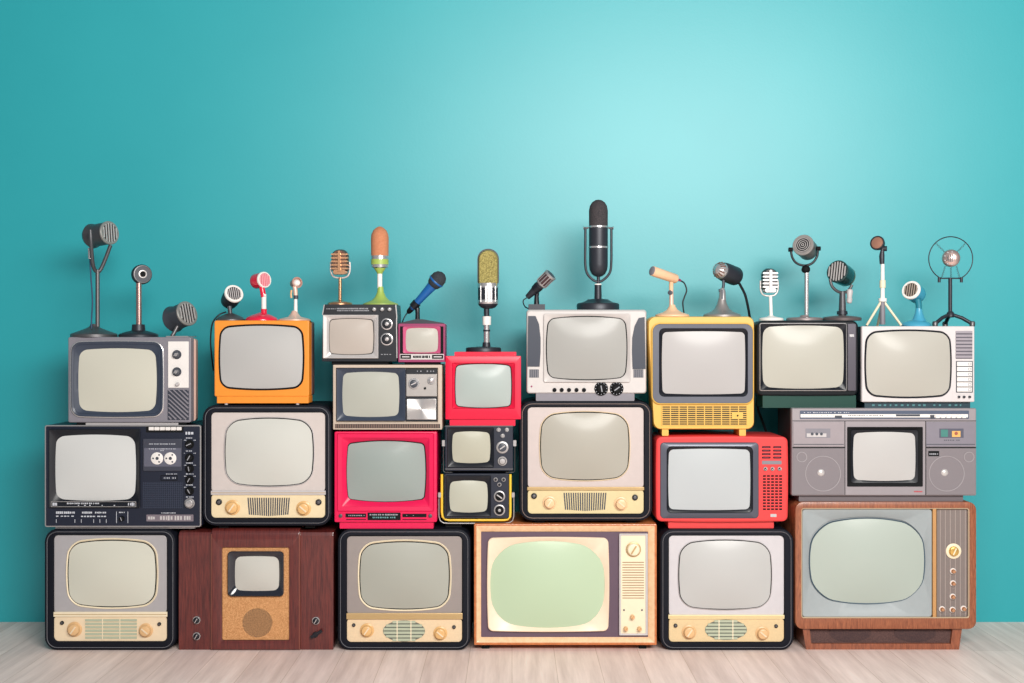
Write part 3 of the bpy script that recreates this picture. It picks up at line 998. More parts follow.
m.slab(rr(669, 522, 774.8, 529, 0.8), 0.02, 0.24, ref=0)
t.part('base', m, RED)

# ------------------------------------------------------------------ grey boombox television
t = tv('wide grey boombox television with two round speakers, on top of the walnut set at right', 792, 976.4, 502, name='boombox_television')
so = rr(791.8, 408.2, 976.4, 495.6, 1.5)
m = MB()
m.loft([(inset(so, 0.8), 0.0), (so, 0.003), (so, 0.03)], 0)
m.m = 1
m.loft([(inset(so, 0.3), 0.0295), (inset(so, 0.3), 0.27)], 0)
t.part('case', m, [BOOM, mat('shaded_boombox_back', (44, 42, 46), 0.5)])  # shade on the case sides and back is painted as a darker plastic
dial = t.plate('tuning_dial', rr(800, 410.6, 969, 418.8, 0.5), -0.002, 0.001, mat('dial_blue_grey', (86, 94, 112), 0.25, coat=0.4), 0.0006)
m = MB()
m.box(800.6, 414.2, 968, 417.4, -0.003, -0.0015)
m.m = 1
m.marks(804, 850, 412.6, 0.9, -0.0026, 80, 1.2, 1.2)
m.m = 2
m.marks(803, 834, 415.6, 0.8, -0.0036, 81, 0.5, 2.4)
m.marks(848, 884, 415.6, 0.9, -0.0036, 82, 1.2, 0.8)
m.box(835, 415.6, 842, 417.6, -0.006, -0.0025)
m.box(896, 414.4, 920, 416.4, -0.0036, -0.0025)
t.part('dial_scale', m, [WHITE, MARK, CHAR], dial)
for i in range(7):
    t.plate('key', rr(930.6 + i * 5.3, 415, 934.6 + i * 5.3, 418.2, 0.3), -0.008, -0.002, WHITE if i else CHAR)
for i, (a, b) in enumerate(((793.2, 844.2), (926.2, 975.4))):
    door = t.plate('cassette_door', rr(a, 422, b, 446.6, 0.8), -0.003, 0.001, mat('cassette_panel_%s' % 'ab'[i], ((152, 142, 146), (132, 126, 136))[i], 0.4, metal=0.15), 0.001)
    c0, c1 = ((805.6, 830.4), (939.4, 963.6))[i]
    m = MB()
    m.slab(rr(c0, 428.6, c1, 437.8, 0.4), -0.004, -0.002)
    m.m = 1
    if i == 0:
        m.box(c0 + 1.2, 433.4, c1 - 4, 437, -0.0046, -0.0035)
        m.m = 2
        for q in range(3):
            m.lathe(W(812.2 + q * 4.6, 434, -0.0044), (0, -1, 0), [(0, 1.5), (0.4, 1.4), (0.4, 0)], 14, S())
        t.part('cassette_window', m, [GREY, LGREY, CHAR], door)
    else:
        m.box(941, 429.6, 948, 436.8, -0.0046, -0.0035)
        m.m = 2
        m.box(952, 431, 960.5, 437, -0.0046, -0.0035)
        m.m = 3
        m.lathe(W(956.2, 433.4, -0.0044), (0, -1, 0), [(0, 1.8), (0.3, 1.6), (0.3, 0)], 14, S())
        t.part('cassette_window', m, [mat('dusky_window', (92, 92, 106), 0.25), mat('teal_tape_label', (60, 124, 116), 0.5),
                                      mat('orange_tape_label', (226, 172, 96), 0.5), mat('rust_tape_hub', (160, 84, 66), 0.5)], door)
    m = MB()
    m.box(a + 0.4, 444, b - 0.4, 444.7, -0.0036, -0.002)
    if i:
        m.marks(944, 960, 440.2, 1.0, -0.0036, 85, 1.4, 1.0)
    t.part('door_groove', m, CHAR, door)
m = MB()
for a, b, c, d in ((844.6, 421, 845.3, 495), (925.4, 421, 926.1, 495), (792.6, 447, 844.6, 448.2), (926, 447, 976, 448.2), (792.4, 420.6, 976, 421.2)):
    m.box(a, b, c, d, -0.0006, 0.001)
t.part('panel_seam', m, DEEP)
for a, b, scx, tw in ((793, 844.2, 823, 801.8), (926.4, 975.6, 946.6, 969)):
    sp = t.plate('speaker_panel', rr(a, 448.4, b, 494.8, 0.6), -0.002, 0.001, BOOMD, 0.0006)
    m = MB()
    for cx, cy, r in ((scx, 473.6, 17.8), (tw, 457, 5.2)):
        m.lathe(W(cx, cy, -0.0018), (0, -1, 0), [(0, r), (0.45, r), (0.45, r - 0.6), (0, r - 0.8)], 40, S(), caps=False)
    t.part('speaker_ring', m, mat('speaker_ring_grey_%d' % int(a), (156, 149, 152), 0.5), sp)
    m = MB()
    m.lathe(W(scx - 2, 472.6, -0.0018), (0, -1, 0), [(0, 3.6), (0.7, 3.0), (1.2, 1.8), (1.4, 0)], 24, S())
    t.part('dust_cap', m, SILVER, sp)
    if a > 900:
        m = MB()
        m.slab(rr(928.4, 451, 939.2, 456.2, 0.2), -0.0032, -0.0015)
        m.m = 1
        m.marks(929.4, 938, 454, 1.6, -0.0038, 86, 1.2, 0.5)
        t.part('badge', m, [DEEP, MARKG], sp, 'small black badge')
sg = rr(853.4, 432.2, 915.2, 480.6, 4, 1.0, 1.4)
t.ring(rr(847.4, 427, 923, 486.6, 0.8), rr(851, 430, 918, 483, 3), -0.004, -0.001, 0.001, DEEP, 'bezel', 0.0015)
t.ring(rr(850.8, 429.8, 918.2, 483.2, 3), sg, -0.003, 0.0, 0.001, BLACK, 'screen_surround', 0.0015)
t.glass(inset(sg, -0.3), screen_mat('screen_ivory_white', (184, 181, 179)), -0.0008, 0.005)
m = MB()
m.marks(914, 923, 491.6, 1.4, -0.0008, 87, 1.3, 0.3)
t.part('logo', m, mat('red_logo', (186, 70, 76), 0.4))
m = MB()
m.slab(rr(800, 495.2, 965, 502, 0.8), 0.02, 0.24, ref=0)
t.part('base', m, mat('dark_grey_base', (104, 96, 100), 0.5))

# ------------------------------------------------------------------ grey set with white knob plate
t = tv('grey television with white knob plate and diagonal grille, topmost set at the far left', 68, 196, 425.2)
so = rr(68, 337, 191, 422.6, 2)
t.body(so, GREY, 0.01, bev=0.004, depth=0.05)
m = MB()
m.loft([(rr(70, 338.5, 192.8, 422, 3), 0.058), (rr(70, 338.5, 192.2, 422, 3), 0.10), (rr(92, 352, 168, 421, 8), 0.32)], 0.01)
t.part('rear_cover', m, mat('peach_rear_cover', (206, 170, 156), 0.4))
bz = rr(69.8, 340.4, 164, 418, 10, 0.8, 1.0)
sg = rr(78, 348.4, 156.4, 412, 7, 1.8, 2.2)
t.ring(bz, inset(bz, 1.1), 0.004, 0.004, 0.011, CHROME, 'chrome_ring', 0.001)
t.ring(inset(bz, 1.0), inset(bz, 4), 0.002, 0.005, 0.011, SLATE, 'bezel', 0.002)
t.ring(inset(bz, 3.8), sg, 0.0035, 0.0095, 0.0105, SLATE, 'screen_surround', 0.001)
t.glass(inset(sg, -0.3), screen_mat('screen_khaki', (198, 195, 181)), 0.0095, 0.007)
t.plate('knob_plate', rr(168, 341.4, 188.6, 387.8, 0.4), 0.006, 0.011, WHITE, 0.001)
for ky in (354.6, 371.8):
    t.knob(176.9, ky, 3.4, 0.006, [CHAR, STEEL], h=5, cap=1.8, skirt=4.6, ang=30)
t.knob(178, 384.2, 1.9, 0.006, [LGREY, WHITE], h=4, n=18, label='small pale knob')
m = MB()
m.box(167.6, 389.8, 188.8, 420, 0.0092, 0.0105)
for i in range(-5, 8):
    # slanting ribs, clipped to the grille opening
    x_a, y_a, x_b, y_b = 167.6, 389.8 + i * 4.4, 188.8, 389.8 + i * 4.4 + 19
    if y_a < 389.8:
        x_a += (389.8 - y_a) * 21.2 / 19
        y_a = 389.8
    if y_b > 420:
        x_b -= (y_b - 420) * 21.2 / 19
        y_b = 420
    if x_b - x_a < 1 or y_b - y_a < 1:
        continue
    m.m = 1
    q = [W(x_a, y_a, 0.006), W(min(x_a + 1.6, 188.8), y_a, 0.006), W(x_b, y_b - 1.2, 0.006), W(x_b - 1.0, y_b, 0.006)]
    m.quadbox(q, [Vector((p.x, 0.0095, p.z)) for p in q])
    m.m = 0
t.part('speaker_grille', m, [mat('dark_slots', (44, 48, 62), 0.6), GREY])
m = MB()
m.slab(rr(84, 422.4, 177, 425.2, 0.3), 0.02, 0.14, ref=0)
t.part('base', m, LGREY)
for fx in (79, 181):
    m = MB()
    m.slab(rr(fx - 4, 422.4, fx + 4, 425.2, 0.3), 0.02, 0.09, ref=0)
    t.part('foot', m, DEEP)

# ------------------------------------------------------------------ orange set
t = tv('orange television with black rimmed screen filling its front, three microphones on top', 214, 314, 405)
so = rr(214.3, 320.4, 309, 396.6, 2)
t.body(so, ORANGE, 0, bev=0.004, depth=0.07)
m = MB()
m.loft([(rr(215.5, 321.2, 309.3, 396, 2), 0.068), (rr(215.5, 321.2, 309.3, 396, 2), 0.13), (rr(232, 332, 292, 395, 8), 0.34)], 0)
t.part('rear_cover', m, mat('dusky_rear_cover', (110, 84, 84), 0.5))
m = MB()
m.slab(rr(216.6, 396, 308.4, 403.4, 0.8), 0.004, 0.1, 0.002, ref=0)
t.part('lower_panel', m, ORANGE)
rg = rr(218.4, 324, 304.4, 390.4, 9, 2.0, 2.6)
t.ring(rg, inset(rg, 2.0), -0.003, 0.0, 0.001, DEEP, 'screen_surround', 0.0015)
t.glass(inset(rg, 1.8), screen_mat('screen_neutral_grey', (176, 174, 172)), -0.0008, 0.010)
for fx in (225.5, 297):
    for yy in (0.015, 0.075):
        m = MB()
        m.lathe(Vector((W(fx, 405).x, yy, W(fx, 405).z)), (0, 0, 1), [(0, 1.6), (1.8, 2.0), (1.8, 0)], 14, S())
        t.part('foot', m, LGREY)
t.knob(310.4, 322, 1.2, 0.05, [DEEP, DEEP], h=3, name='antenna_stud', n=12)

# ------------------------------------------------------------------ taupe set with silver panel
t = tv('taupe television with brushed silver control panel, between the small portables and the hot pink set', 333, 442, 431.7)
so = rr(333, 364.8, 442, 429.6, 0.8)
si = rr(335.8, 367.8, 438, 422.4, 0.5)
t.body(so, TAUPE, 0, inner=si, rec=0.012, bev=0.002, depth=0.3)
sg = rr(342.2, 372, 399, 417, 4, 1.2, 1.6)
bz = rr(336.3, 368.4, 405.4, 421, 0.6)
t.ring(bz, sg, -0.001, 0.009, 0.0115, SLATE, 'screen_surround', 0.002)
t.glass(inset(sg, -0.3), screen_mat('screen_warm_khaki', (170, 170, 160)), 0.0095, 0.006)
cp = t.plate('control_panel', rr(405.8, 368.4, 437.4, 421.4, 0.4), 0.006, 0.0118, BLACK)
m = MB()
m.marks(417, 434, 371.2, 1.4, 0.0054, 90, 1.2, 2.4)
t.part('printed_lettering', m, MARKG, cp)
t.plate('knob_panel', rr(406.2, 374, 437, 396.4, 0.4), 0.003, 0.0062, mat('satin_silver', (178, 172, 168), 0.35, metal=0.6), parent=cp)
t.plate('channel_panel', rr(406.8, 398.8, 436.2, 419.6, 0.4), 0.002, 0.0062, radial_brushed('brushed_silver', (216, 212, 210)), parent=cp)
t.knob(414, 383.6, 4.0, 0.003, [CHAR, CHROME, LGREY], h=4.5, ring=5.4, ang=25)
t.knob(431.2, 380.5, 2.6, 0.003, [STEEL, CHROME, LGREY], h=4, ring=3.8, cap=1.6)
t.knob(425, 388.3, 1.3, 0.003, [DEEP, DEEP], h=1, name='socket', n=12)
m = MB()
m.box(335, 424, 440, 428.2, -0.0006, 0.001)
for i in range(44):
    m.m = 1
    m.box(335.4 + i * 2.37, 424.2, 336.8 + i * 2.37, 428, -0.0022, 0.001)
t.part('vent_strip', m, [mat('dark_brown_recess', (52, 40, 38), 0.6), mat('brown_vent_ribs', (112, 88, 78), 0.5)])
for fx in (345, 428):
    m = MB()
    m.slab(rr(fx - 4, 429.4, fx + 4, 431.7, 0.3), 0.03, 0.26, ref=0)
    t.part('foot', m, DEEP)

# ------------------------------------------------------------------ small crimson set
t = tv('smaller crimson television with stepped top, under the gold mesh microphone', 445, 521, 426)
so, si = rr(445.4, 356, 521, 419.4, 0.8), rr(452.2, 363, 514.8, 408.6, 1.2)
t.body(so, REDP, 0, inner=si, rec=0.016, bev=0.002, depth=0.06)
m = MB()
m.slab(rr(453.8, 352, 516.4, 420, 0.8), 0.058, 0.2, ref=0)
m.loft([(rr(453.8, 352, 516.4, 420, 0.8), 0.199), (rr(465, 362, 505, 419, 4), 0.32)], 0.058)
t.part('rear_cover', m, REDP)
sg = rr(454.8, 363.4, 511.8, 408.2, 3.5, 1.0, 2.0)
t.ring(inset(si, 0.1), sg, 0.002, 0.0105, 0.0155, REDP, 'screen_surround', 0.001)
t.ring(inset(sg, -0.5), inset(sg, 0.6), 0.0098, 0.0105, 0.0155, DEEP, 'gasket', 0.0005)
t.glass(inset(sg, 0.4), screen_mat('screen_mint_grey', (165, 175, 171)), 0.0115, 0.008)
m = MB()
m.slab(rr(449.6, 419.2, 515.4, 426, 0.8), 0.008, 0.2, ref=0)
t.part('base', m, REDP)

# ------------------------------------------------------------------ white set with dark side panels
t = tv('white television with dark curved side panels and two black dials, under tall black microphone', 526, 647, 401)
so = rr(526.6, 309.6, 646.6, 393.6, 3)
m = MB()
m.loft([(rr(528, 311.6, 645.4, 392.4, 3), 0.0), (rr(527, 310.4, 646.2, 393.2, 3), 0.003), (so, 0.01), (so, 0.11), (rr(540, 318, 633, 393, 8), 0.36)], 0)
t.part('case', m, PALE)
for pts in ([(528.2, 316), (535.5, 316), (539, 324), (540.6, 338), (540.6, 352), (539.6, 366.6), (527.4, 366.6)],
            [(638.6, 318), (644.6, 317), (645.6, 369), (632.6, 369), (631.9, 352), (632.2, 338), (634.6, 326)]):
    m = MB()
    m.loft([(pts, -0.003), (pts, 0.002)], 0)
    t.part('side_panel', m, mat('dark_slate_panel', (40, 46, 62), 0.45) if pts[0][0] < 600 else bpy.data.materials['dark_slate_panel'], label='dark curved side panel')
for a, b in ((529.2, 538.8), (633.4, 643.4)):
    m = MB()
    m.box(a, 369.4, b, 377.6, -0.0008, 0.002)
    for i in range(5):
        m.m = 1
        xx = a + (b - a) * (i + 0.2) / 5
        m.box(xx, 369.6, xx + 0.7, 377.4, -0.0022, 0.001)
    t.part('side_vent', m, [CHAR, GREY])
fr = rr(543.6, 313.6, 630.6, 382.4, 2)
sg = rr(546.2, 316.2, 627.2, 380, 6, 2.2, 3.0)
t.ring(fr, sg, -0.008, 0.0, 0.001, PALE, 'screen_surround', 0.002)
t.ring(inset(sg, -0.4), inset(sg, 0.7), -0.0012, -0.0008, 0.001, DEEP, 'gasket', 0.0004)
t.glass(inset(sg, 0.4), screen_mat('screen_dove_grey', (157, 155, 151)), -0.0005, 0.009)
for kx in (554.5, 561.7, 569, 576.5, 584):
    t.knob(kx, 390, 1.6, 0, [DEEP, CHAR], h=3, skirt=2.1, name='button', n=16)
for kx, an in ((601.2, 100), (616.6, 35)):
    t.knob(kx, 388.6, 4.4, 0, [DEEP, MARKG], h=4.5, skirt=6.9, ang=an, name='dial')
    m = MB()
    for q in range(12):
        an2 = 2 * math.pi * q / 12
        m.box(kx + 5.7 * math.cos(an2) - 0.3, 388.6 + 5.7 * math.sin(an2) - 0.3, kx + 5.7 * math.cos(an2) + 0.3, 388.6 + 5.7 * math.sin(an2) + 0.3, -0.0035, -0.0025)
    t.part('dial_marks', m, MARK)
t.knob(531.6, 386.4, 0.9, 0, [MAROON, MAROON], h=1, name='indicator_lamp', n=12)
m = MB()
m.loft([(rr(536, 393.2, 634.6, 401, 1), 0.006), (rr(536, 393.2, 634.6, 401, 1), 0.2)], 0)
t.part('base', m, GREY)

# ------------------------------------------------------------------ yellow set
t = tv('yellow television with grey bezel and slotted grille, above the coral red set', 648, 754, 436)
ol = outline(rr(648.2, 316.4, 754.4, 429.4, 7))
ol = [(x + max(0, (y - 335) / 95.0) * 5.5 * max(0, (720 - x) / 72.0), y) for x, y in ol]
oi = [(701 + (x - 701) * 0.985, 372 + (y - 372) * 0.985) for x, y in ol]
bk = [(701 + (x - 701) * 0.72, 382 + (y - 382) * (0.78 if y < 382 else 0.98)) for x, y in ol]
m = MB()
m.loft([(oi, 0.0), (ol, 0.008), (ol, 0.13), (bk, 0.36)], 0)
t.part('case', m, YELLOW)
bz = rr(652.4, 323.6, 753.2, 403.6, 8)
s2 = rr(659.2, 328.4, 747.8, 396.6, 5)
sg = rr(662.2, 331.6, 745, 394, 3.5, 0.8, 1.0)
m = MB()
m.frame(inset(bz, -0.9), inset(bz, 0.3), -0.010, -0.010, 0.0015, 0.002)
t.part('bezel_rim', m, YELLOW)
t.ring(bz, s2, -0.008, -0.007, 0.001, mat('stone_grey_bezel', (84, 86, 98), 0.4), 'bezel', 0.002)
t.ring(s2, sg, -0.0065, 0.0, 0.001, BLACK, 'screen_surround', 0.002)
t.glass(inset(sg, -0.3), screen_mat('screen_bright_grey', (173, 169, 168)), -0.001, 0.006)
m = MB()
m.box(662, 405.6, 747, 425.4, -0.0006, 0.002)
m.m = 1
for i in range(10):
    yy = 405.6 + i * 2.12
    m.box(661.6, yy, 747.4, yy + 0.85, -0.003, 0.001)
for i in range(11):
    xx = 661.6 + i * 8.5
    m.box(xx, 405.6, xx + 0.9, 425.8, -0.0034, 0.001)
m.slab(rr(732, 412.6, 743, 418.8, 0.4), -0.004, 0.001)
t.part('speaker_grille', m, [mat('dark_olive_recess', (58, 50, 34), 0.7), YELLOW])
t.knob(737.6, 415.6, 0.9, -0.0038, [DEEP, DEEP], h=0.8, name='jack', n=12)
for fx in (665.6, 743):
    m = MB()
    m.slab(rr(fx - 3.3, 428.8, fx + 3.3, 436, 0.8), 0.01, 0.14, ref=0)
    t.part('foot', m, YELLOW)

# ------------------------------------------------------------------ black glossy set
t = tv('dark charcoal television with silvery right strip and glossy screen on a green base', 756, 859, 408.2)
so = rr(756.4, 320.2, 858.8, 396, 6, 0.5, 0.5)
t.body(so, mat('greenish_black_plastic', (10, 15, 20), 0.32, spec=0.25), 0.02, bev=0.006, depth=0.1, binset=12, bdepth=0.36)
fr = rr(759.6, 323, 847, 391, 2)
sg = rr(762.6, 325.6, 844, 388.6, 7, 1.2, 2.0)
t.ring(fr, inset(fr, 0.8), 0.012, 0.012, 0.021, STEEL, 'chrome_ring', 0.001)
t.ring(inset(fr, 0.7), sg, 0.013, 0.0195, 0.021, BLACK, 'screen_surround', 0.001)
t.glass(inset(sg, -0.3), screen_mat('screen_ivory', (176, 173, 162)), 0.0195, 0.009)
t.plate('side_strip', rr(847.6, 323.4, 856.2, 391, 1.5), 0.0125, 0.021, mat('smoked_silver', (92, 88, 96), 0.3, metal=0.6), 0.002)
m = MB()
m.box(849.6, 334.4, 854, 336.8, 0.0105, 0.013)
t.part('logo', m, CHROME)
m = MB()
m.slab(rr(764.2, 395.6, 858, 408.2, 0.6), 0.03, 0.15, ref=0)
t.part('base', m, GREEN, label='dark green lower base')

# ------------------------------------------------------------------ white set with push keys
t = tv('white television with horizontal grille and column of push keys, topmost set at the far right', 861, 975, 408.2)
so = rr(861.8, 326.2, 974.6, 402, 1.2)
m = MB()
m.loft([(inset(so, 0.8), 0.0), (so, 0.003), (so, 0.02)], 0)
m.m = 1
m.loft([(inset(so, 0.2), 0.019), (inset(so, 0.2), 0.12), (rr(878, 338, 958, 401, 6), 0.34)], 0)
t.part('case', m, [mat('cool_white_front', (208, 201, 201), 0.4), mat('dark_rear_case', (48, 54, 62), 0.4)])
rg = rr(864.4, 329.4, 952, 398.4, 10, 2.0, 2.6)
t.ring(rg, inset(rg, 2.0), -0.003, 0.0, 0.001, BLACK, 'screen_surround', 0.0015)
t.glass(inset(rg, 1.8), screen_mat('screen_soft_ivory', (175, 171, 162)), -0.0008, 0.010)
m = MB()
m.box(955.8, 331, 972.4, 358.8, -0.0008, 0.001)
m.m = 1
for i in range(8):
    m.box(955.8, 331 + i * 3.5, 972.4, 333.3 + i * 3.5, -0.003, 0.0)
t.part('speaker_grille', m, [mat('slot_grey', (84, 80, 90), 0.6), mat('grille_slat_grey', (150, 142, 150), 0.45)])
t.plate('key_frame', rr(956, 361, 972.8, 392.6, 0.3), -0.001, 0.001, CHAR, 0.0004)
for i in range(6):
    k_ = t.plate('push_key', rr(957.2, 361.8 + i * 5.12, 972, 366.1 + i * 5.12, 0.3), -0.005, -0.0005, WHITE, 0.0008)
    m = MB()
    m.frame(rr(968.2, 362.8 + i * 5.12, 971.2, 365.2 + i * 5.12, 0.2), rr(968.7, 363.3 + i * 5.12, 970.7, 364.7 + i * 5.12, 0.2), -0.0054, -0.0054, -0.0045, 0.0001)
    t.part('key_mark', m, MARKG, k_)
for kx in (958.6, 963.7, 969.3):
    t.knob(kx, 396.8, 1.2, 0, [CHAR, BLACK], h=3, ang=70, name='slider_knob', n=14)
m = MB()
m.slab(rr(866, 401.6, 972, 408.2, 0.3), 0.02, 0.14, ref=0)
m.m = 1
m.marks(872, 968, 405.2, 2.0, 0.019, 95, 2.5, 3.5)
t.part('base', m, [mat('dark_teal_base', (24, 54, 66), 0.4), mat('painted_teal_glints', (80, 130, 134), 0.3)])  # glints along the base front are painted on as small teal marks

# ------------------------------------------------------------------ silver and black portable
t = tv('small black portable television with silver screen frame, left of the tiny maroon set', 322, 397, 364.8, name='portable_television')
m = MB()
fo = [(324.6, 304.4), (396, 304.4), (396.6, 315), (396.9, 358.4), (396.9, 361.4), (322, 361.4), (322, 358.4), (322.8, 315)]
fb = [(325.2, 304.4), (395.4, 304.4), (395.8, 315), (396, 358), (396, 361), (323, 361), (323, 358.4), (323.6, 315)]
m.loft([(fo, 0.004), (fo, 0.2)], 0)
m.loft([(fb, 0.199), ([(335, 312), (386, 312), (387, 320), (387, 350), (387, 360), (333, 360), (333, 350), (334, 320)], 0.28)], 0)
t.part('case', m, BLACK)
m = MB()
for a, b in (((324.2, 304.6), (322.4, 315)), ((395.6, 304.6), (396.8, 318)), ((396.4, 318), (396.9, 358))):
    q = [W(a[0] - 0.4, a[1], 0.002), W(a[0] + 0.5, a[1], 0.002), W(b[0] + 0.5, b[1], 0.002), W(b[0] - 0.4, b[1], 0.002)]
    m.quadbox(q, [Vector((p.x, 0.03, p.z)) for p in q])
t.part('edge_trim', m, STEEL)
sg = rr(328.8, 318.2, 374, 355, 3, 1.0, 1.4)
t.ring(rr(322.8, 314.8, 378.2, 358.4, 0.6), rr(327, 316.8, 375.6, 356.6, 1.5), -0.006, -0.004, 0.0045, SILVER, 'screen_frame', 0.002, 'silver screen frame')
t.ring(rr(327, 316.8, 375.6, 356.6, 1.5), inset(sg, 0.3), -0.0035, 0.002, 0.0045, SILVER, 'screen_surround', 0.001)
t.ring(inset(sg, -0.5), inset(sg, 0.5), 0.001, 0.0015, 0.0045, DEEP, 'gasket', 0.0005)
t.glass(inset(sg, 0.3), screen_mat('screen_rosy_beige', (177, 166, 157)), 0.003, 0.005)
m = MB()
m.marks(337, 369, 308.6, 1.4, 0.0034, 100, 1.2, 0.4)
m.marks(337, 369, 310.6, 1.2, 0.0034, 101, 1.2, 0.4)
m.marks(326.5, 336, 308.8, 0.9, 0.0034, 102, 1.4, 1.0)
t.part('top_lettering', m, MARKG)
m = MB()
m.marks(381, 392, 354.4, 0.8, 0.0034, 103, 1.4, 1.4)
t.part('lower_lettering', m, MARKG)
for kx in (374.4, 382.3, 389.7):
    t.knob(kx, 309.4, 2.1, 0.004, [STEEL, CHROME], h=3.5, cap=1.5, ang=30, n=18)
for kx, ky, r in ((386.9, 324, 5.0), (386.9, 339.2, 5.4)):
    t.knob(kx, ky, r, 0.004, [BLACK, CHROME], h=2, ring=r + 0.9, name='dial')
    t.knob(kx, ky, 2.2, -0.003, [STEEL, LGREY], h=2.5, ang=40, n=18, label='small silver knob')
m = MB()
m.slab(rr(331, 361.2, 388, 364.8, 0.4), 0.02, 0.18, ref=0)
t.part('base', m, DEEP)

# ------------------------------------------------------------------ tiny maroon portable
t = tv('tiny maroon portable television with pink screen surround, under the blue handheld microphone', 398, 445, 364.8, name='portable_television')
so = rr(398.2, 323.6, 445, 362.2, 1)
t.body(so, MAROON, 0.004, bev=0.002, depth=0.14, binset=5, bdepth=0.2)
m = MB()
m.box(400, 326.4, 443.4, 353.6, 0.0025, 0.005)
t.part('dark_front', m, DEEP)
pk = rr(402.8, 326.4, 440.4, 353.4, 1.6)
sg = rr(405.6, 327.9, 438, 352.4, 3, 0.8, 0.9)
t.ring(pk, sg, -0.006, 0.0, 0.0026, mat('rose_surround', (196, 84, 124), 0.4), 'screen_surround', 0.0015, 'pink screen surround')
t.glass(inset(sg, -0.2), screen_mat('screen_pale_cream', (179, 175, 165)), 0.001, 0.004)
m = MB()
m.slab(rr(399.8, 354, 443.8, 359.6, 0.3), 0.001, 0.006)
m.m = 1
for a, b in ((400.4, 411), (432, 443.2)):
    m.slab(rr(a, 354.8, b, 358.8, 0.3), 0.0, 0.003)
m.marks(413, 430, 356.8, 2.6, 0.0003, 110, 1.6, 0.4)
m.m = 2
for a, b in ((402, 409.4), (433.6, 441.6)):
    m.box(a, 356.2, b, 357.4, -0.0008, 0.001)
t.part('control_strip', m, [SILVER, DEEP, LGREY])
m = MB()
m.slab(rr(404, 362, 439, 364.8, 0.3), 0.02, 0.12, ref=0)
t.part('base', m, DEEP)


# ------------------------------------------------------------------ microphones
def ztop(py):
    return H + (341.5 - py) * D0 / F


def faced(px, d):
    """direction d (right, away, up) as seen along the line of sight to column px"""
    a = math.atan2(px - 512.0, F)
    d = Vector(d).normalized()
    return Vector((d.x * math.cos(a) + d.y * math.sin(a), -d.x * math.sin(a) + d.y * math.cos(a), d.z)).normalized()


class Mic(Thing):
    def __init__(self, label, px, top_py, y=0.12):
        self.y, self.k, self.zb = y, S(y), ztop(top_py)
        Thing.__init__(self, 'microphone', label, 'microphone', MICG, (W(px, 0, y).x, y, self.zb))

    def p(self, px, py, dy=0.0):
        return W(px, py, self.y + dy)

    def base(self, px, prof, mats, name='base', squash=None):
        """turned foot: profile (height, radius) in pixels above the television's top"""
        m = MB()
        m.lathe(Vector((W(px, 0, self.y).x, self.y, self.zb)), (0, 0, 1), prof, 36, self.k, squash)
        return self.part(name, m, mats)

    def turned(self, name, px, py, d, prof, mats, parent=None, n=28, label=None, dy=0.0, squash=None):
        m = MB()
        m.lathe(self.p(px, py, dy), d, prof, n, self.k, squash)
        return self.part(name, m, mats, parent, label)

    def stem(self, px, ytop, ybot, r, mat_, r2=None, name='stem', px2=None):
        m = MB()
        m.tube([self.p(px, ytop), self.p((px + (px2 or px)) / 2, (ytop + ybot) / 2), self.p(px2 or px, ybot)], [r * self.k, (r + (r2 or r)) / 2 * self.k, (r2 or r) * self.k], 18)
        return self.part(name, m, mat_)

    def wire(self, name, pts, r, mat_, parent=None, flat=None):
        m = MB()
        m.tube(smooth_path([Vector(q) if len(q) == 3 and isinstance(q, Vector) else self.p(*q) for q in pts], 8), r * self.k, 10, flat=flat)
        return self.part(name, m, mat_, parent)

    def slats(self, name, px, py, d, off, R, n, mat_, parent, bar=0.5, rings=False, back=None):
        """grille bars (or rings) across a round face of radius R, off pixels along d from (px, py)"""
        d = Vector(d).normalized()
        u = d.cross(Vector((0, 0, 1))).normalized()
        v = u.cross(d).normalized()
        c = self.p(px, py) + d * (off * self.k)
        m = MB()
        if rings:
            for i in range(n):
                r = R * (i + 0.6) / n
                m.lathe(c, d, [(0, r + bar), (0.6, r + bar), (0.6, max(r - bar, 0.05)), (0, max(r - bar, 0.05)), (0, r + bar)], 26, self.k, caps=False)
        else:
            for i in range(n):
                x = -R + (i + 0.5) * 2 * R / n
                h = math.sqrt(max(0.1, R * R - x * x))
                m.obox(c + u * (x * self.k), u, v, d, bar * self.k, h * self.k, 0.5 * self.k)
        return self.part(name, m, mat_, parent)

    def bullet(self, px, py, d, R, L, m_body, m_rim, m_grille, nb=7, rim=1.6, tail=0.55, rings=False, bar=None, mesh=DEEP):
        """round bullet head: front face centre at (px, py) looking along d"""
        d = faced(px, d)
        hd = self.turned('head', px, py, d, [(-L, R * 0.12), (-L * 0.99, R * tail * 0.6), (-L * 0.93, R * tail), (-L * 0.8, R * (tail + 0.2)), (-L * 0.6, R * 0.95), (-L * 0.45, R * 0.97), (0, R * 0.97), (0, 0)], m_body, n=36)
        self.turned('rim', px, py, d, [(-1.6, R * 0.97), (-1.4, R * 1.02), (0.2, R * 1.02), (0.8, R * 0.97), (0.8, R - rim), (0.2, R - rim), (-1.6, R - rim)], m_rim, hd, 36)
        self.turned('mesh', px, py, d, [(-0.5, R - rim + 0.2), (0.15, R - rim + 0.2), (0.2, 0)], mesh, hd, 32)
        self.slats('grille', px, py, d, 0.7, R - rim + 0.1, nb, m_grille, hd, bar or (R - rim) / nb * 0.42, rings)
        return hd


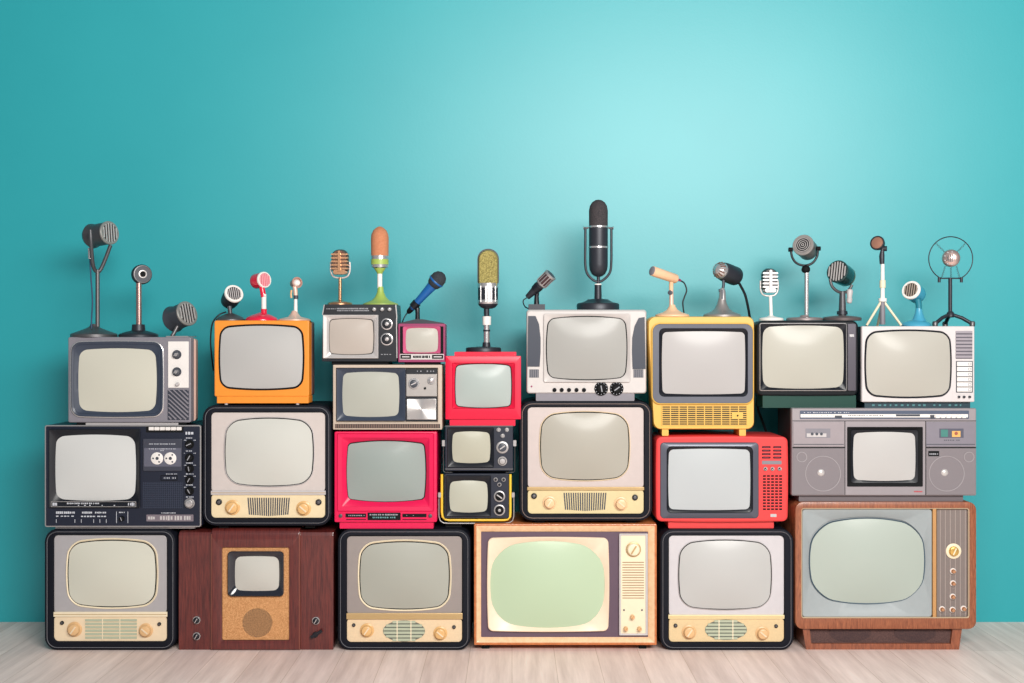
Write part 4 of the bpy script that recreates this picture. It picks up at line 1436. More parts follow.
RIM = mat('worn_grey_rim', (150, 148, 144), 0.4, metal=0.4)
GUN = mat('gunmetal_paint', (84, 84, 88), 0.42, metal=0.5)
DARKM = mat('dark_microphone_paint', (48, 50, 58), 0.42, metal=0.3)
BLUECORD = mat('dark_blue_cord', (30, 58, 90), 0.5)
BLACKCORD = mat('black_cord', (22, 26, 34), 0.5)
MICRED = mat('candy_red_paint', (226, 26, 62), 0.25, coat=0.4)
BLUSH = mat('blush_pink_metal', (228, 190, 172), 0.35, metal=0.2)
LIME = mat('lime_green_paint', (162, 184, 88), 0.4)
PEACH = mat('peach_paint', (240, 192, 154), 0.4)
FOAM = cloth('orange_foam', (186, 112, 76), (206, 138, 100), 420)
MICBLUE = mat('royal_blue_paint', (24, 92, 160), 0.35)
AQUA = mat('aqua_blue_paint', (70, 158, 188), 0.3, coat=0.3)
WHITEP = mat('white_enamel', (240, 234, 228), 0.35)
BLACKGREEN = mat('bottle_green_black', (30, 56, 56), 0.25, coat=0.4)
COPPER = mat('copper_mesh', (172, 122, 102), 0.45, metal=0.4)
OLIVEGOLD = cloth('gold_wire_mesh', (112, 102, 52), (176, 162, 96), 420)
RIBBON = cloth('charcoal_wire_mesh', (40, 38, 42), (70, 62, 64), 420)

# on the grey set, far left
q = Mic('tall gunmetal bullet microphone held in a forked yoke, leftmost on the grey set', 94, 337, 0.09)
hd = q.bullet(109.6, 232.8, (0.66, -0.74, 0.09), 11.6, 31, GUN, RIM, SILVER, 6, 2.2, 0.88, bar=0.55)
q.wire('yoke', [(90.4, 230, -0.05), (91, 242, -0.05), (92.4, 261, -0.03), (94.6, 269.5, -0.01), (97.6, 271.4, 0.0), (100.6, 269.5, 0.006), (105.4, 259, 0.01), (110.6, 245, 0.012)], 2.0, GUN)
q.stem(97.6, 270, 327, 2.1, DSTEEL)
q.base(94, [(0, 22.8), (2.6, 22.8), (3.4, 22), (7, 12), (9.5, 6), (11, 4.2), (13, 3.4), (13.4, 0)], DSTEEL)
q.wire('connector', [(89.6, 248, -0.02), (89.8, 254, -0.02), (90, 259, -0.02)], 1.9, CHROME)
q.wire('cable', [(89.9, 257, -0.02), (90.8, 275, -0.022), (92.4, 300, -0.024), (91.6, 318, -0.026), (91.4, 330, -0.03)], 0.75, BLUECORD)

q = Mic('small round black microphone with chrome eye on a rosy stem, middle of the grey set', 138.5, 337, 0.10)
d = faced(142, (0.22, -0.97, 0.03))
hd = q.turned('head', 142.6, 274.2, d, [(-11, 0.4), (-10.6, 5), (-9, 8.4), (-6, 10), (-2, 10), (0, 9), (0, 0)], DARKM, n=36)
q.turned('rim', 142.6, 274.2, d, [(-0.6, 8.9), (0.5, 8.8), (0.6, 8.1), (-0.4, 8.0)], DSTEEL, hd, 32)
q.turned('inner_ring', 142.6, 274.2, d, [(0, 4.2), (1.4, 4.0), (1.5, 3.1), (0, 2.9)], SILVER, hd, 28)
q.turned('capsule', 142.6, 274.2, d, [(0, 2.8), (0.8, 2.2), (1, 0)], DEEP, hd, 20)
q.stem(138.9, 283, 326, 2.9, mat('rosy_chrome', (206, 168, 160), 0.25, metal=0.9))
q.base(138.5, [(0, 19.4), (2.2, 19.4), (3.2, 18.6), (5.4, 12), (6.6, 6.8), (12.6, 6.2), (13, 0)], DARKM)

q = Mic('dark cylinder microphone lying tilted on a flat metal clip, rightmost on the grey set', 184, 337, 0.09)
hd = q.bullet(187.2, 313.4, (0.62, -0.74, 0.26), 12.4, 27, mat('slate_microphone_paint', (72, 76, 84), 0.45, metal=0.3), RIM, SILVER, 6, 2.4, 0.9, bar=0.6)
m = MB()
m.quadbox([Vector((W(168, 0, 0.06).x, 0.03, q.zb)), Vector((W(190, 0, 0.06).x, 0.03, q.zb)), Vector((W(190, 0, 0.06).x, 0.16, q.zb)), Vector((W(168, 0, 0.06).x, 0.16, q.zb))],
          [Vector((W(168, 0, 0.06).x, 0.03, q.zb + 0.004)), Vector((W(190, 0, 0.06).x, 0.03, q.zb + 0.004)), Vector((W(190, 0, 0.06).x, 0.16, q.zb + 0.004)), Vector((W(168, 0, 0.06).x, 0.16, q.zb + 0.004))])
q.part('base', m, STEEL)
q.wire('clip', [(172, 336, -0.01), (174, 333, -0.005), (176.5, 328, 0.0), (178, 325, 0.005)], 2.0, DSTEEL)

# on the orange set
q = Mic('black bullet microphone with white rim and a cord, left one on the orange set', 230.5, 320.4, 0.09)
hd = q.bullet(234.0, 293.6, (0.26, -0.80, 0.40), 9.4, 22, DARKM, WHITEP, LGREY, 7, 2.2, 0.7)
q.wire('neck', [(229.5, 306), (230, 311), (230.4, 315)], 2.2, GUN)
q.base(230.5, [(0, 14.4), (1.4, 14.4), (3.6, 12), (6, 7), (7.4, 3), (7.6, 0)], DSTEEL)
q.wire('cable', [(226, 312, 0.0), (219, 315, -0.02), (212.6, 323, -0.02), (210.6, 338, -0.01), (211.4, 354, 0.01), (213.4, 370, 0.1)], 0.8, BLACKCORD)

q = Mic('glossy red microphone with red domed foot, middle one on the orange set', 261.5, 320.4, 0.09)
hd = q.bullet(264.4, 279.8, (0.60, -0.78, 0.08), 8.0, 17, MICRED, WHITEP, mat('pale_pink_bars', (236, 170, 176), 0.4), 6, 1.3, 0.75, mesh=mat('rose_mesh', (206, 90, 110), 0.5))
q.wire('neck', [(261, 284), (262.4, 290), (263.6, 297)], 2.8, MICRED)
q.stem(263.9, 294, 311, 2.5, WHITEP)
q.wire('collar', [(263.9, 309), (263.9, 311.5), (263.9, 314)], 3.0, MICRED)
q.base(261.5, [(0, 16), (1.6, 16), (3, 15), (5.6, 10), (7.2, 5), (8, 3), (8.2, 0)], MICRED)

q = Mic('little blush pink microphone with flared foot, right one on the orange set', 294.5, 320.4, 0.09)
d = faced(297, (0.42, -0.88, 0.12))
hd = q.turned('head', 297.4, 282.4, d, [(-12, 0.3), (-11.6, 2.6), (-9, 4), (-3, 5.2), (0, 5.6), (0, 4.4), (-1.5, 4.2), (-1.6, 0)], mat('dusty_pink_metal', (196, 150, 136), 0.35, metal=0.4), n=30)
q.turned('capsule', 297.4, 282.8, d, [(-1.6, 3.6), (0, 3.3), (1.4, 2.2), (1.9, 0)], WHITEP, hd, 24)
q.wire('neck', [(294.4, 286), (295.4, 290), (295.8, 296)], 2.2, BLUSH)
q.wire('lever', [(291.6, 290), (291, 294), (291.4, 298)], 1.0, TAN)
q.wire('joint', [(295.9, 295.4), (295.9, 297), (295.9, 299)], 2.4, CHAR)
q.stem(295.7, 298, 313, 1.6, WHITEP, 2.0)
q.base(294.5, [(0, 16.2), (1.2, 16.2), (2.2, 14), (4, 6.5), (7, 4), (10, 2.4), (10.4, 0)], BLUSH)


def pill(label, px, py0, py1, hw, sx, ybot, base_r, top, m_head, m_bar, m_yoke, m_stem, m_base, y=0.09, base_px=None):
    """slotted pill shaped stage microphone in a U yoke on a round foot"""
    q = Mic(label, base_px or sx, top, y)
    cy, hh = (py0 + py1) / 2, (py1 - py0) / 2
    m = MB()
    m.loft([(rr(px - hw * 0.8, py0 + 1.5, px + hw * 0.8, py1 - 1.5, hw * 0.7), y - hw * 0.85 * q.k), (rr(px - hw, py0 + 0.4, px + hw, py1 - 0.4, hw * 0.85), y - hw * 0.35 * q.k),
            (rr(px - hw, py0, px + hw, py1, hw * 0.85), y), (rr(px - hw, py0 + 0.4, px + hw, py1 - 0.4, hw * 0.85), y + hw * 0.4 * q.k),
            (rr(px - hw * 0.8, py0 + 1.5, px + hw * 0.8, py1 - 1.5, hw * 0.7), y + hw * 0.85 * q.k)], y)
    hd = q.part('head', m, m_head)
    m = MB()
    n = 5
    for i in range(n):
        yy = py0 + hh * 0.42 + (hh * 1.1) * i / (n - 1)
        m.loft([(rr(px - hw * 0.98, yy - 0.85, px + hw * 0.98, yy + 0.85, 0.8), y - hw * 0.9 * q.k), (rr(px - hw * 1.05, yy - 0.85, px + hw * 1.05, yy + 0.85, 0.8), y)], y)
    m.loft([(rr(px - 1.3, py0 + 2, px + 1.3, py1 - 3, 0.8), y - hw * 1.12 * q.k), (rr(px - 1.3, py0 + 2, px + 1.3, py1 - 3, 0.8), y)], y)
    q.part('grille', m, m_bar, hd)
    m = MB()
    m.loft([(rr(px - hw * 0.72, py0 + hh * 1.62, px + hw * 0.72, py1 - 0.4, hw * 0.6), y - hw * 0.98 * q.k), (rr(px - hw * 0.9, py0 + hh * 1.6, px + hw * 0.9, py1 - 0.1, hw * 0.6), y)], y)
    q.part('chin', m, m_bar, hd)
    q.wire('yoke', [(px - hw - 1, cy), (px - hw - 1, cy + hh * 0.7), (px - hw * 0.8, py1 + 1.5), (px, py1 + 3), (px + hw * 0.8, py1 + 1.5), (px + hw + 1, cy + hh * 0.7), (px + hw + 1, cy)], 0.9, m_yoke)
    q.stem(px + (sx - px) * 0.6, py1 + 2.5, ybot, 1.7, m_stem, px2=sx)
    q.base(base_px or sx, [(0, base_r), (1.6, base_r), (2.6, base_r - 0.8), (4, 4), (5, 2.4), (5.2, 0)], m_base)
    return q


pill('rose gold pill microphone with slatted head and round copper foot', 340.3, 249.4, 275, 8.5, 340, 300.5, 12.4, 304.4,
     mat('dark_bronze_slots', (92, 62, 48), 0.4, metal=0.5), BRONZE, SILVER, BRONZE, BRONZE)
pill('silver pill microphone with slatted head and white foot, left one on the charcoal set', 769.2, 268.4, 293, 7.7, 771.2, 317.5, 12.2, 320.2,
     mat('dark_slot_metal', (52, 48, 50), 0.45, metal=0.3), STEEL, SILVER, WHITEP, WHITEP, 0.10)

q = Mic('orange foam covered microphone on a lime green flared foot', 380.5, 304.4, 0.10)
hd = q.turned('windscreen', 379.8, 256, (0, 0, 1), [(0, 8.7), (18, 8.9), (22, 8.3), (25.5, 6.6), (28, 4), (29.4, 1.4), (29.6, 0)], FOAM, label='orange foam windscreen')
m = MB()
c = q.p(379.8, 268)
m.lathe(c, (0, 0, 1), [(0, 7), (0.6, 8.4), (3.6, 8.6), (3.7, 0)], 32, q.k)
m.lathe(c, (0, 0, 1), [(8.4, 8.4), (8.5, 8.7), (12.2, 8.7), (12.4, 0)], 32, q.k)
m.m = 1
m.lathe(c, (0, 0, 1), [(3.4, 8.8), (8.6, 8.8)], 32, q.k)
m.lathe(c, (0, 0, 1), [(-6, 2.4), (-4, 3.4), (-1, 5.6), (0.4, 6)], 24, q.k)
q.part('body', m, [CHROME, LIME])
q.stem(379.8, 272, 288, 2.5, WHITEP)
q.base(380.5, [(0, 17.6), (1.2, 17.6), (2.4, 15), (4.6, 9), (8, 5.6), (13, 3.4), (18.4, 2.8), (18.6, 0)], LIME)

q = Mic('blue handheld microphone slanting up from a black wedge stand with its cord', 421.5, 323.6, 0.07)
d = Vector((27, -9, 29)).normalized()
c = q.p(413.5, 306.5)
m = MB()
m.lathe(c, d, [(-3, 3.0), (0, 3.2), (18, 4.2), (30, 5.2), (30.4, 0)], 24, q.k)
hb = q.part('handle', m, MICBLUE, label='blue handle')
m = MB()
m.lathe(c, d, [(-9, 1.6), (-7, 2.6), (-2, 3.1), (-1.8, 0)], 20, q.k)
q.part('plug', m, DEEP, hb)
m = MB()
m.lathe(c, d, [(29, 5.4), (30, 6.4), (33, 7.4), (36, 7.9), (40, 7.6), (43.5, 5.6), (45.4, 2.6), (45.8, 0)], 28, q.k)
q.part('grille', m, cloth('black_wire_mesh', (26, 30, 36), (56, 62, 70), 700), hb)
m = MB()
m.lathe(c, d, [(34, 7.9), (34.4, 8.2), (35.6, 8.2), (36, 7.9)], 28, q.k)
q.part('ring', m, MICBLUE, hb)
m = MB()
m.lathe(c, d, [(-1, 3.9), (-0.8, 4.3), (5.6, 4.5), (5.8, 4)], 24, q.k)
m.tube([q.p(414.6, 306), q.p(417.4, 308.8), q.p(417.6, 313), q.p(417.6, 322)], [2.0 * q.k, 2.6 * q.k, 2.2 * q.k, 2.4 * q.k], 14)
q.part('clip', m, BLACK)
m = MB()
z = q.zb
x = lambda v: W(v, 0, 0.07).x
hgt = lambda v: Vector((0, 0, v * q.k))
tri = [Vector((x(400.5), 0.05, z)), Vector((x(443.5), 0.05, z)), Vector((x(443.5), 0.05, z)) + hgt(0.9), Vector((x(423), 0.05, z)) + hgt(4.6), Vector((x(416), 0.05, z)) + hgt(4.6), Vector((x(400.5), 0.05, z)) + hgt(0.9)]
m.rings([tri, [p + Vector((0, 0.07, 0)) for p in tri]])
q.part('base', m, DARKM)
q.wire('cable', [(408.6, 312, 0.01), (406, 314.6, 0.0), (403.8, 318.4, -0.005), (402.8, 321, 0.0), (402, 322.8, 0.01)], 0.6, BLACKCORD)

# gold mesh studio microphone
q = Mic('gold mesh studio microphone with silver body, standing on the small crimson television', 483, 352, 0.125)
y = q.y
m = MB()
m.loft([(rr(479.6, 251.6, 496.8, 292, 8), y - 6.4 * q.k), (rr(478.6, 250.4, 497.8, 291, 9), y - 4 * q.k), (rr(478.2, 249.8, 498.2, 291, 10), y), (rr(478.6, 250.4, 497.8, 291, 9), y + 4 * q.k), (rr(479.6, 251.6, 496.8, 292, 8), y + 6.4 * q.k)], y)
hd = q.part('windscreen', m, OLIVEGOLD, label='gold wire mesh head')
m = MB()
m.loft([(rr(477.4, 248.8, 499, 291, 10.4), y - 1.4 * q.k), (rr(477.4, 248.8, 499, 291, 10.4), y + 1.4 * q.k), (rr(479, 250.4, 497.4, 290, 9), y + 1.4 * q.k), (rr(479, 250.4, 497.4, 290, 9), y - 1.4 * q.k)], y, closed=True)
q.part('head_frame', m, DARKM, hd)
m = MB()
c = q.p(488, 304)
m.lathe(c, (0, 0, 1), [(0, 10), (0.8, 10.4), (4, 10.4), (4.1, 10)], 36, q.k)
m.lathe(c, (0, 0, 1), [(16, 10.2), (16.2, 10.5), (20.6, 10.5), (21, 9.8)], 36, q.k)
for a, b in ((485.2, 487.0), (490.4, 492.2), (487.4, 490)):
    m.box(a, 286, b, 302, y - 10.9 * q.k, y - 9.6 * q.k)
for a in (480.8, 495.4):
    m.box(a - 0.5, 286, a + 0.5, 302, y - 8.6 * q.k, y - 6.5 * q.k)
m.m = 1
m.lathe(c, (0, 0, 1), [(3.6, 10.1), (16.6, 10.1)], 36, q.k)
m.m = 2
m.lathe(c, (0, 0, 1), [(-4.6, 4.5), (-3.4, 7.4), (-1, 9.6), (0.2, 10)], 32, q.k)
q.part('body', m, [CHROME, DARKM, DARKM])
q.wire('swivel', [(486.8, 306, 0), (486.6, 311, 0), (486.8, 318, 0)], 2.8, DARKM)
m = MB()
m.lathe(q.p(486.8, 325), (0, 0, 1), [(0, 4.2), (8.4, 4.4), (8.8, 3.6), (8.9, 0)], 24, q.k)
q.part('collar', m, WHITEP)
q.stem(486.6, 324, 344, 3.1, CHROME)
m = MB()
m.lathe(q.p(486.7, 331.4), (0, 0, 1), [(0, 3.6), (1.6, 3.6)], 20, q.k)
m.lathe(q.p(486.4, 348), (0, 0, 1), [(0, 4.4), (5.6, 3.8), (5.8, 0)], 20, q.k)
q.part('stem_ring', m, DARKM)
q.base(483.5, [(0, 17.6), (3.2, 17.6), (4.2, 17), (4.8, 12), (5.2, 5), (5.4, 0)], DARKM)

# small black microphone on the white set
q = Mic('small black desk microphone with red-brown grille on a square block foot', 536.5, 309.6, 0.07)
d = Vector((24, -9, 23)).normalized()
c = q.p(527, 297.6)
k0 = q.k
q.k *= 1.06
m = MB()
m.lathe(c, d, [(0, 1.6), (0.6, 2.6), (18, 4.6), (18.4, 0)], 24, q.k)
hb = q.part('handle', m, DARKM)
m = MB()
m.lathe(c, d, [(18, 4.8), (19, 5.8), (20, 5.8), (20.2, 5.2)], 26, q.k)
m.lathe(c, d, [(30, 5.2), (30.2, 6.2), (32, 6.3), (32.4, 5.6)], 26, q.k)
m.m = 1
m.lathe(c, d, [(19.8, 5.3), (30.4, 5.7)], 26, q.k)
m.m = 2
m.lathe(c, d, [(32, 5.6), (32.6, 4.6), (33, 0)], 26, q.k)
m.m = 0
u = d.cross(Vector((0, 0, 1))).normalized()
v = u.cross(d)
for i in range(12):
    a = 2 * math.pi * i / 12
    n_ = u * math.cos(a) + v * math.sin(a)
    m.obox(c + d * (25 * q.k) + n_ * (5.8 * q.k), d, d.cross(n_), n_, 5.4 * q.k, 0.35 * q.k, 0.3 * q.k)
q.k = k0
q.part('grille', m, [STEEL, mat('oxblood_mesh', (66, 40, 44), 0.5), CHAR], hb)
m = MB()
m.tube([q.p(537, 291), q.p(536.6, 296), q.p(536.6, 305)], [2.6 * q.k, 2.2 * q.k, 2.8 * q.k], 14)
m.lathe(c, d, [(11, 4.6), (17, 5.2)], 20, q.k)
q.part('clip', m, BLACK)
m = MB()
hz = 5.6 * q.k
x0, x1 = W(528.4, 0, 0.07).x, W(544.8, 0, 0.07).x
lo = [Vector((x0, 0.035, q.zb)), Vector((x1, 0.035, q.zb)), Vector((x1, 0.105, q.zb)), Vector((x0, 0.105, q.zb))]
hi = [Vector((p.x * 0.995 + (x0 + x1) / 2 * 0.005, p.y, q.zb + hz)) for p in lo]
m.quadbox(lo, hi)
q.part('base', m, DARKM)
q.wire('cable', [(526.6, 298, 0.0), (523.6, 300, 0.0), (523.4, 303.4, 0.0), (525.4, 307, 0.01), (528.6, 308.6, 0.02)], 0.6, BLACKCORD)

# tall ribbon microphone
q = Mic('tall black capsule microphone in a U yoke on the white television, highest of all', 598, 309.6, 0.13)
m = MB()
c = q.p(598.4, 277)
m.lathe(c, (0, 0, 1), [(0, 1.2), (0.8, 4), (3, 6.8), (7, 8.8), (12, 9.4), (51, 9.5), (51.2, 0)], 36, q.k)
hd = q.part('body', m, DARKM)
m = MB()
m.lathe(c, (0, 0, 1), [(51, 9.4), (66, 9.5), (71, 8.6), (74.6, 6.4), (76.8, 3.2), (77.4, 0)], 36, q.k)
q.part('windscreen', m, RIBBON, hd)
for h0 in (28.6, 49):
    m = MB()
    m.lathe(c, (0, 0, 1), [(h0, 9.4), (h0 + 0.2, 9.9), (h0 + 1.8, 9.9), (h0 + 2, 9.4)], 36, q.k)
    q.part('band', m, CHROME, hd)
q.wire('yoke', [(585.4, 227.6), (585.3, 245), (585.2, 262), (586.6, 272), (591.4, 278.6), (598.2, 282), (605, 278.6), (610, 272), (611.3, 262), (611.4, 245), (611.4, 227.6)], 1.25, DARKM)
for sx, a in ((-1, 585.4), (1, 611.4)):
    m = MB()
    m.lathe(q.p(a + sx * 2, 228), (-sx, 0, 0), [(0, 1.6), (0.6, 1.6), (0.7, 1.0), (5, 1.0)], 14, q.k)
    q.part('pivot_screw', m, DSTEEL)
q.wire('spigot', [(598.4, 275, 0), (598.3, 279, 0), (598.2, 284, 0)], 1.6, DARKM)
m = MB()
m.lathe(q.p(598, 285), (0, 0, 1), [(0, 3.4), (0.2, 3.6), (1.2, 3.6), (1.4, 0)], 20, q.k)
q.part('collar', m, WHITEP)
q.stem(598, 284.6, 300, 3.4, DARKM, 3.8)
q.base(598, [(0, 21.2), (5.4, 21.4), (7, 20.4), (8.2, 15), (10, 11.5), (11, 10), (11.6, 4), (11.8, 0)], DARKM)

# on the yellow set
q = Mic('peach tube microphone with flared foot and black cord on the yellow television', 672.2, 316.4, 0.07)
d = Vector((-26, -15, 7.5)).normalized()
c = q.p(676.6, 279.2)
m = MB()
m.lathe(c, d, [(-1, 1.5), (0, 3.6), (1.4, 4.7), (26, 5.0), (31, 4.9), (31, 3.8)], 28, q.k)
hd = q.part('head', m, PEACH)
m = MB()
m.lathe(c, d, [(29.5, 4.6), (31.4, 4.6), (31.8, 3.9), (31.9, 0)], 26, q.k)
q.part('capsule', m, GREY, hd)
m = MB()
m.lathe(c, -d, [(0, 1.5), (5, 1.2), (5.2, 0)], 16, q.k)
q.part('plug', m, MAROON, hd)
q.wire('neck', [(671.6, 280, -0.012), (671.2, 285, -0.004), (671.2, 290, 0.0)], 2.2, PEACH)
m = MB()
m.lathe(q.p(670.6, 292.8), (-0.3, -1, 0), [(-3, 2.4), (3, 2.4), (3.2, 0)], 18, q.k)
q.part('joint_knob', m, CHAR)
q.stem(671.4, 290, 309, 2.0, BLUSH, 2.4)
q.base(672.2, [(0, 17), (1.6, 17), (2.6, 15.6), (4.4, 9.5), (7, 5.4), (10, 3.4), (12, 2.8), (12.2, 0)], PEACH)
q.wire('cable', [(680.6, 280.6, 0.015), (684.4, 283.4, 0.02), (686.6, 290.4, 0.02), (684.2, 297.6, 0.02), (682.8, 303, 0.02), (683.8, 312, 0.025), (684.6, 316, 0.04)], 0.75, BLACKCORD)

q = Mic('black barrel microphone with silver slotted ball, grey cone foot and thick cord', 722, 316.4, 0.08)
d = Vector((-16, -12, 5.0)).normalized()
c = q.p(721.6, 270.8)
m = MB()
m.lathe(c, -d, [(0, 7.2), (1.2, 9.0), (5, 9.6), (20, 9.6), (22.4, 8.6), (24, 6), (24.6, 2), (24.7, 0)], 32, q.k)
hd = q.part('head', m, DARKM)
m = MB()
m.lathe(c, d, [(-1, 8.0), (0, 8.3), (3, 8.0), (6, 6.2), (8, 3.4), (8.8, 0)], 30, q.k)
m.m = 1
for i in range(14):
    a = 2 * math.pi * i / 14
    u = d.cross(Vector((0, 0, 1))).normalized()
    v = u.cross(d)
    n_ = u * math.cos(a) + v * math.sin(a)
    w_n = (n_ * 0.8 + d * 0.6).normalized()
    tn = (d * 0.8 - n_ * 0.6).normalized()
    m.obox(c + d * (4.4 * q.k) + n_ * (6.2 * q.k) + w_n * 0.5 * q.k, tn, d.cross(n_), w_n, 2.6 * q.k, 0.65 * q.k, 0.6 * q.k)
q.part('grille', m, [CHROME, mat('ball_slots', (104, 72, 62), 0.5)], hd, 'silver slotted ball grille')
q.wire('neck', [(723.4, 279, 0), (723.6, 283, 0), (723.2, 288, 0)], 1.5, CHAR)
m = MB()
m.lathe(q.p(722.4, 300), (0, 0, 1), [(0, 3.8), (9.6, 3.0), (12, 1.6), (12.2, 0)], 20, q.k)
m.m = 1
m.box(721.4, 289.8, 723.2, 299, q.y - 4.0 * q.k, q.y)
q.part('stem', m, [STEEL, CHAR])
m = MB()
m.lathe(q.p(718.8, 290.6), (1, 0, 0.1), [(0, 1.6), (3, 1.3), (3.2, 0)], 14, q.k)
q.part('lever', m, CHAR)
q.base(722, [(0, 18.6), (1.8, 18.6), (2.8, 17.4), (5, 11), (8, 7.4), (13, 4.8), (18, 3.6), (18.2, 0)], mat('cone_grey_metal', (156, 150, 148), 0.4, metal=0.5))
q.wire('cable', [(736.6, 279, 0.03), (740.4, 285.4, 0.05), (745, 294.6, 0.07), (747.8, 306, 0.09), (750, 318, 0.12), (752.6, 330, 0.16), (756.5, 352, 0.24), (758, 385, 0.30), (757.4, 406, 0.30), (762, 420, 0.28), (766, 431, 0.25)], 1.35, BLACKCORD)

# on the charcoal set
q = Mic('grey round microphone with ringed face in a half-hoop yoke on a straight chrome stem', 804.5, 320.2, 0.11)
d = Vector((-0.30, -0.90, 0.26)).normalized()
hd = q.bullet(803, 245, d, 10.6, 22, mat('warm_grey_metal', (124, 116, 114), 0.4, metal=0.4), mat('satin_grey_rim', (172, 164, 160), 0.35, metal=0.5), SILVER, 4, 2.8, 0.75, rings=True, bar=0.3)
q.wire('yoke', [(791, 249), (792, 256.6), (796.4, 263), (804.6, 265.6), (812.4, 263), (817, 256.4), (818, 248.6)], 1.2, BLACK)
for a, b in ((790.6, 249.6), (818.4, 248.6)):
    m = MB()
    m.lathe(q.p(a, b), (1, 0, 0), [(-2, 2.2), (2, 2.2), (2.2, 0)], 16, q.k)
    q.part('pivot_knob', m, DEEP)
m = MB()
m.lathe(q.p(805.8, 273.2), (0, 0, 1), [(0, 1.4), (0.8, 3), (2.4, 4.2), (4.2, 4.4), (6.2, 3.6), (7.8, 2), (8.4, 0)], 24, q.k)
q.part('ball_joint', m, DEEP)
q.stem(806.5, 272.5, 317, 2.3, CHROME)
q.base(804.5, [(0, 18), (2, 18), (3, 17), (3.6, 5), (5.4, 4), (5.6, 0)], mat('mauve_grey_foot', (150, 136, 136), 0.4, metal=0.4))

q = Mic('bottle green microphone with vertical silver bars tilted in a cradle on charcoal set', 842, 320.2, 0.11)
d = Vector((-0.42, -0.86, 0.22)).normalized()
hd = q.bullet(837.4, 271.4, d, 11.2, 24, BLACKGREEN, mat('dark_green_rim', (52, 74, 74), 0.25, metal=0.4), SILVER, 7, 1.4, 0.7)
m = MB()
m.lathe(q.p(837.4, 271.4) - faced(837, d) * (20 * q.k), -faced(837, d), [(-2.5, 10), (0, 10.2), (1.6, 9.6), (1.8, 8)], 30, q.k)
q.part('rear_ring', m, BRONZE, hd)
q.wire('yoke', [(830, 279, -0.012), (832, 286, -0.012), (837, 291, -0.008), (843, 292.6, 0), (848.6, 290.6, 0.006), (852, 285, 0.01)], 1.5, DSTEEL)
q.stem(842.4, 291.5, 316, 2.8, GUN, 4.0)
m = MB()
m.lathe(q.p(842.2, 314.6), (0, 0, 1), [(0, 5.4), (3.4, 5.2), (3.8, 4), (4, 0)], 22, q.k)
q.part('collar', m, DARKM)
m = MB()
m.lathe(q.p(849.2, 303.4), (0.05, 0, 1), [(0, 1.6), (1, 2.6), (5, 3.0), (5.2, 2.4), (12, 3.2), (14, 2.4), (14.2, 0)], 20, q.k)
q.part('connector', m, LGREY)
q.base(842, [(0, 19), (2.4, 19.2), (3.6, 18), (5, 8), (5.4, 0)], mat('taupe_dark_foot', (104, 92, 92), 0.42, metal=0.3))

# on the white set with push keys
q = Mic('copper faced disc microphone on a cream folding tripod', 882.5, 326.2, 0.09)
d = faced(877, (-0.36, -0.90, 0.22))
hd = q.turned('head', 877, 242.8, d, [(-12, 0.4), (-11.6, 3), (-7, 4.4), (-5, 6.4), (-1, 7.4), (0.4, 7.2), (0.6, 6.4), (0, 6.2), (0, 0)], DARKM, n=32)
q.turned('mesh', 877, 242.8, d, [(-0.2, 6.2), (0.5, 5.6), (1.0, 3), (1.1, 0)], COPPER, hd, 28, 'copper coloured mesh face')
m = MB()
m.lathe(q.p(884.4, 248.6), (1, -0.4, 0), [(-2.4, 2.6), (2.4, 2.6), (2.6, 0)], 16, q.k)
m.tube([q.p(882.6, 248), q.p(881.8, 256), q.p(882, 264)], [1.6 * q.k, 2.7 * q.k, 2.4 * q.k], 14)
q.part('clip', m, DARKM)
q.stem(882.6, 262, 300, 1.8, WHITEP, 2.2)
m = MB()
m.lathe(q.p(882.6, 288), (0, 0, 1), [(0, 2.6), (0.4, 3.0), (7.4, 3.0), (8, 2.2)], 18, q.k)
q.part('collar', m, CREAM)
m = MB()
m.lathe(q.p(882.6, 301.6), (0, 0, 1), [(0, 4.0), (3.2, 4.2), (3.6, 2.4)], 20, q.k)
m.m = 1
m.lathe(Vector((q.o.x, q.y, q.zb)), (0, 0, 1), [(2, 2.8), (18, 2.6), (24.6, 2.6)], 18, q.k)
q.part('hub', m, [WHITEP, GREY])
zb = q.zb
for (ax, ay) in ((-18, -0.03), (16.6, -0.03), (1, 0.085)):
    m = MB()
    a = q.p(882.6 + ax * 0.1, 302)
    b = Vector((q.o.x + ax * q.k, q.y + ay, zb + 0.8 * q.k))
    m.tube([a, (a + b) / 2, b], 1.25 * q.k, 10)
    q.part('leg', m, CREAM)

q = Mic('aqua blue bullet microphone with white rim on a flared aqua foot', 916.5, 326.2, 0.06)
hd = q.bullet(911, 290, (-0.40, -0.86, 0.30), 9.4, 19, AQUA, WHITEP, mat('warm_silver_bars', (196, 176, 160), 0.35, metal=0.4), 6, 2.2, 0.75)
q.wire('neck', [(917.6, 299, 0.0), (918.6, 304, 0.0), (919, 310, 0.0)], 3.2, mat('teal_neck_paint', (36, 120, 138), 0.3))
m = MB()
m.lathe(q.p(918.8, 321), (0, 0, 1), [(0, 7.6), (3, 5.6), (8, 3.8), (13, 3.0), (13.2, 0)], 22, q.k)
q.part('pedestal', m, AQUA)
q.base(916, [(0, 14.6), (1.4, 14.8), (3.6, 13.4), (5.2, 9), (6, 6), (6.2, 0)], AQUA)

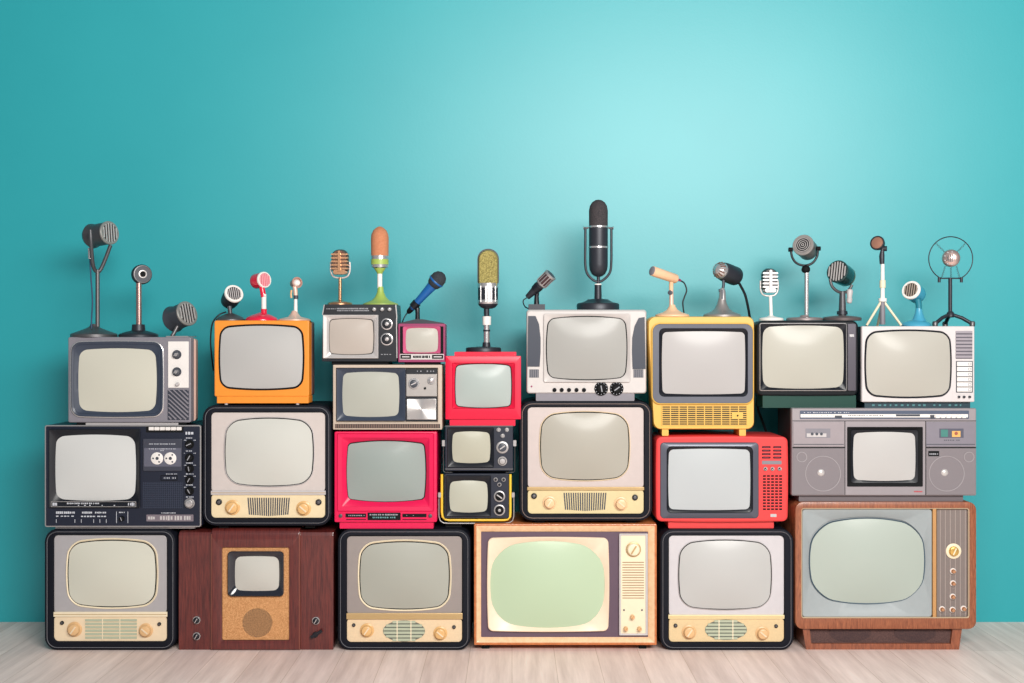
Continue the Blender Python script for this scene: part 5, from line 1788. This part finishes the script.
q = Mic('round microphone hung by springs inside a thin wire hoop, far right', 950.5, 326.2, 0.11)
m = MB()
m.tube([q.p(950.7 + 22 * math.cos(math.radians(a)), 258.7 - 22 * math.sin(math.radians(a))) for a in range(-58, 239, 8)], 0.55 * q.k, 8)
hoop = q.part('hoop', m, DARKM)
d = faced(951, (0.05, -0.99, 0.06))
hd = q.turned('head', 951, 258.2, d, [(-6, 0.4), (-5.6, 5), (-4, 7.8), (-1, 8.8), (1, 8.8), (2.4, 8.2), (3.6, 6.4), (4.4, 3.6), (4.8, 0)], mat('rosy_silver_metal', (216, 186, 178), 0.28, metal=0.8), n=32)
m = MB()
for i in range(9):
    a = 2 * math.pi * i / 9
    m.lathe(q.p(951 + 6.4 * math.cos(a), 258.2 - 6.4 * math.sin(a), -3.3 * q.k), d, [(0, 0.8), (0.6, 0.7), (0.6, 0)], 10, q.k)
for i in range(5):
    x_ = 951 - 3.2 + i * 1.6
    hh = math.sqrt(max(1, 16 - (x_ - 951) ** 2))
    m.box(x_ - 0.35, 258 - hh, x_ + 0.35, 258 + hh, q.y - 5.2 * q.k, q.y - 3.6 * q.k)
q.part('slots', m, DSTEEL, hd)


def spring(a, b, turns=6, r=0.75):
    A, B = q.p(*a), q.p(*b)
    t_ = (B - A)
    L_ = t_.length
    t_.normalize()
    u = t_.cross(Vector((0, 1, 0))).normalized()
    v = t_.cross(u)
    m = MB()
    n = turns * 9
    m.tube([A + t_ * (L_ * i / n) + (u * math.cos(2 * math.pi * turns * i / n) + v * math.sin(2 * math.pi * turns * i / n)) * r * q.k for i in range(n + 1)], 0.22 * q.k, 5)
    q.part('spring', m, DSTEEL)


for a, b in (((935.5, 243), (944.6, 252)), ((966, 243), (957.4, 252)), ((945.4, 266), (941.6, 278)), ((951, 267.4), (951, 278)), ((956.4, 266), (959.6, 278))):
    spring(a, b)
m = MB()
m.tube([q.p(938, 278.4), q.p(950, 278.2), q.p(962.4, 278.4)], 0.7 * q.k, 8)
for a in (939.2, 961.4):
    m.lathe(q.p(a, 282.4), (0, 0, 1), [(0, 1.5), (5.2, 1.5), (5.4, 0)], 12, q.k)
q.part('crossbar', m, DARKM)
q.stem(950.2, 277.6, 314, 1.9, DARKM)
m = MB()
m.lathe(q.p(950.4, 317.5), (0, 0, 1), [(0, 3.2), (1, 4.2), (4.6, 3.6), (6.2, 2.2), (6.4, 0)], 20, q.k)
q.part('hub', m, DARKM)
for ax, ay in ((-17.5, -0.025), (19.5, -0.025), (1, 0.075)):
    m = MB()
    a = q.p(950.4 + ax * 0.08, 314.5)
    b = Vector((q.o.x + ax * q.k, q.y + ay, q.zb + 2.6 * q.k))
    m.tube([a, a * 0.5 + b * 0.5 + Vector((0, 0, 1.2 * q.k)), b], [1.7 * q.k, 1.9 * q.k, 1.9 * q.k], 12)
    m.m = 1
    m.lathe(Vector((b.x, b.y, q.zb)), (0, 0, 1), [(0, 2.6), (3.8, 2.9), (5.2, 2), (5.4, 0)], 16, q.k)
    q.part('leg', m, [DARKM, DSTEEL])
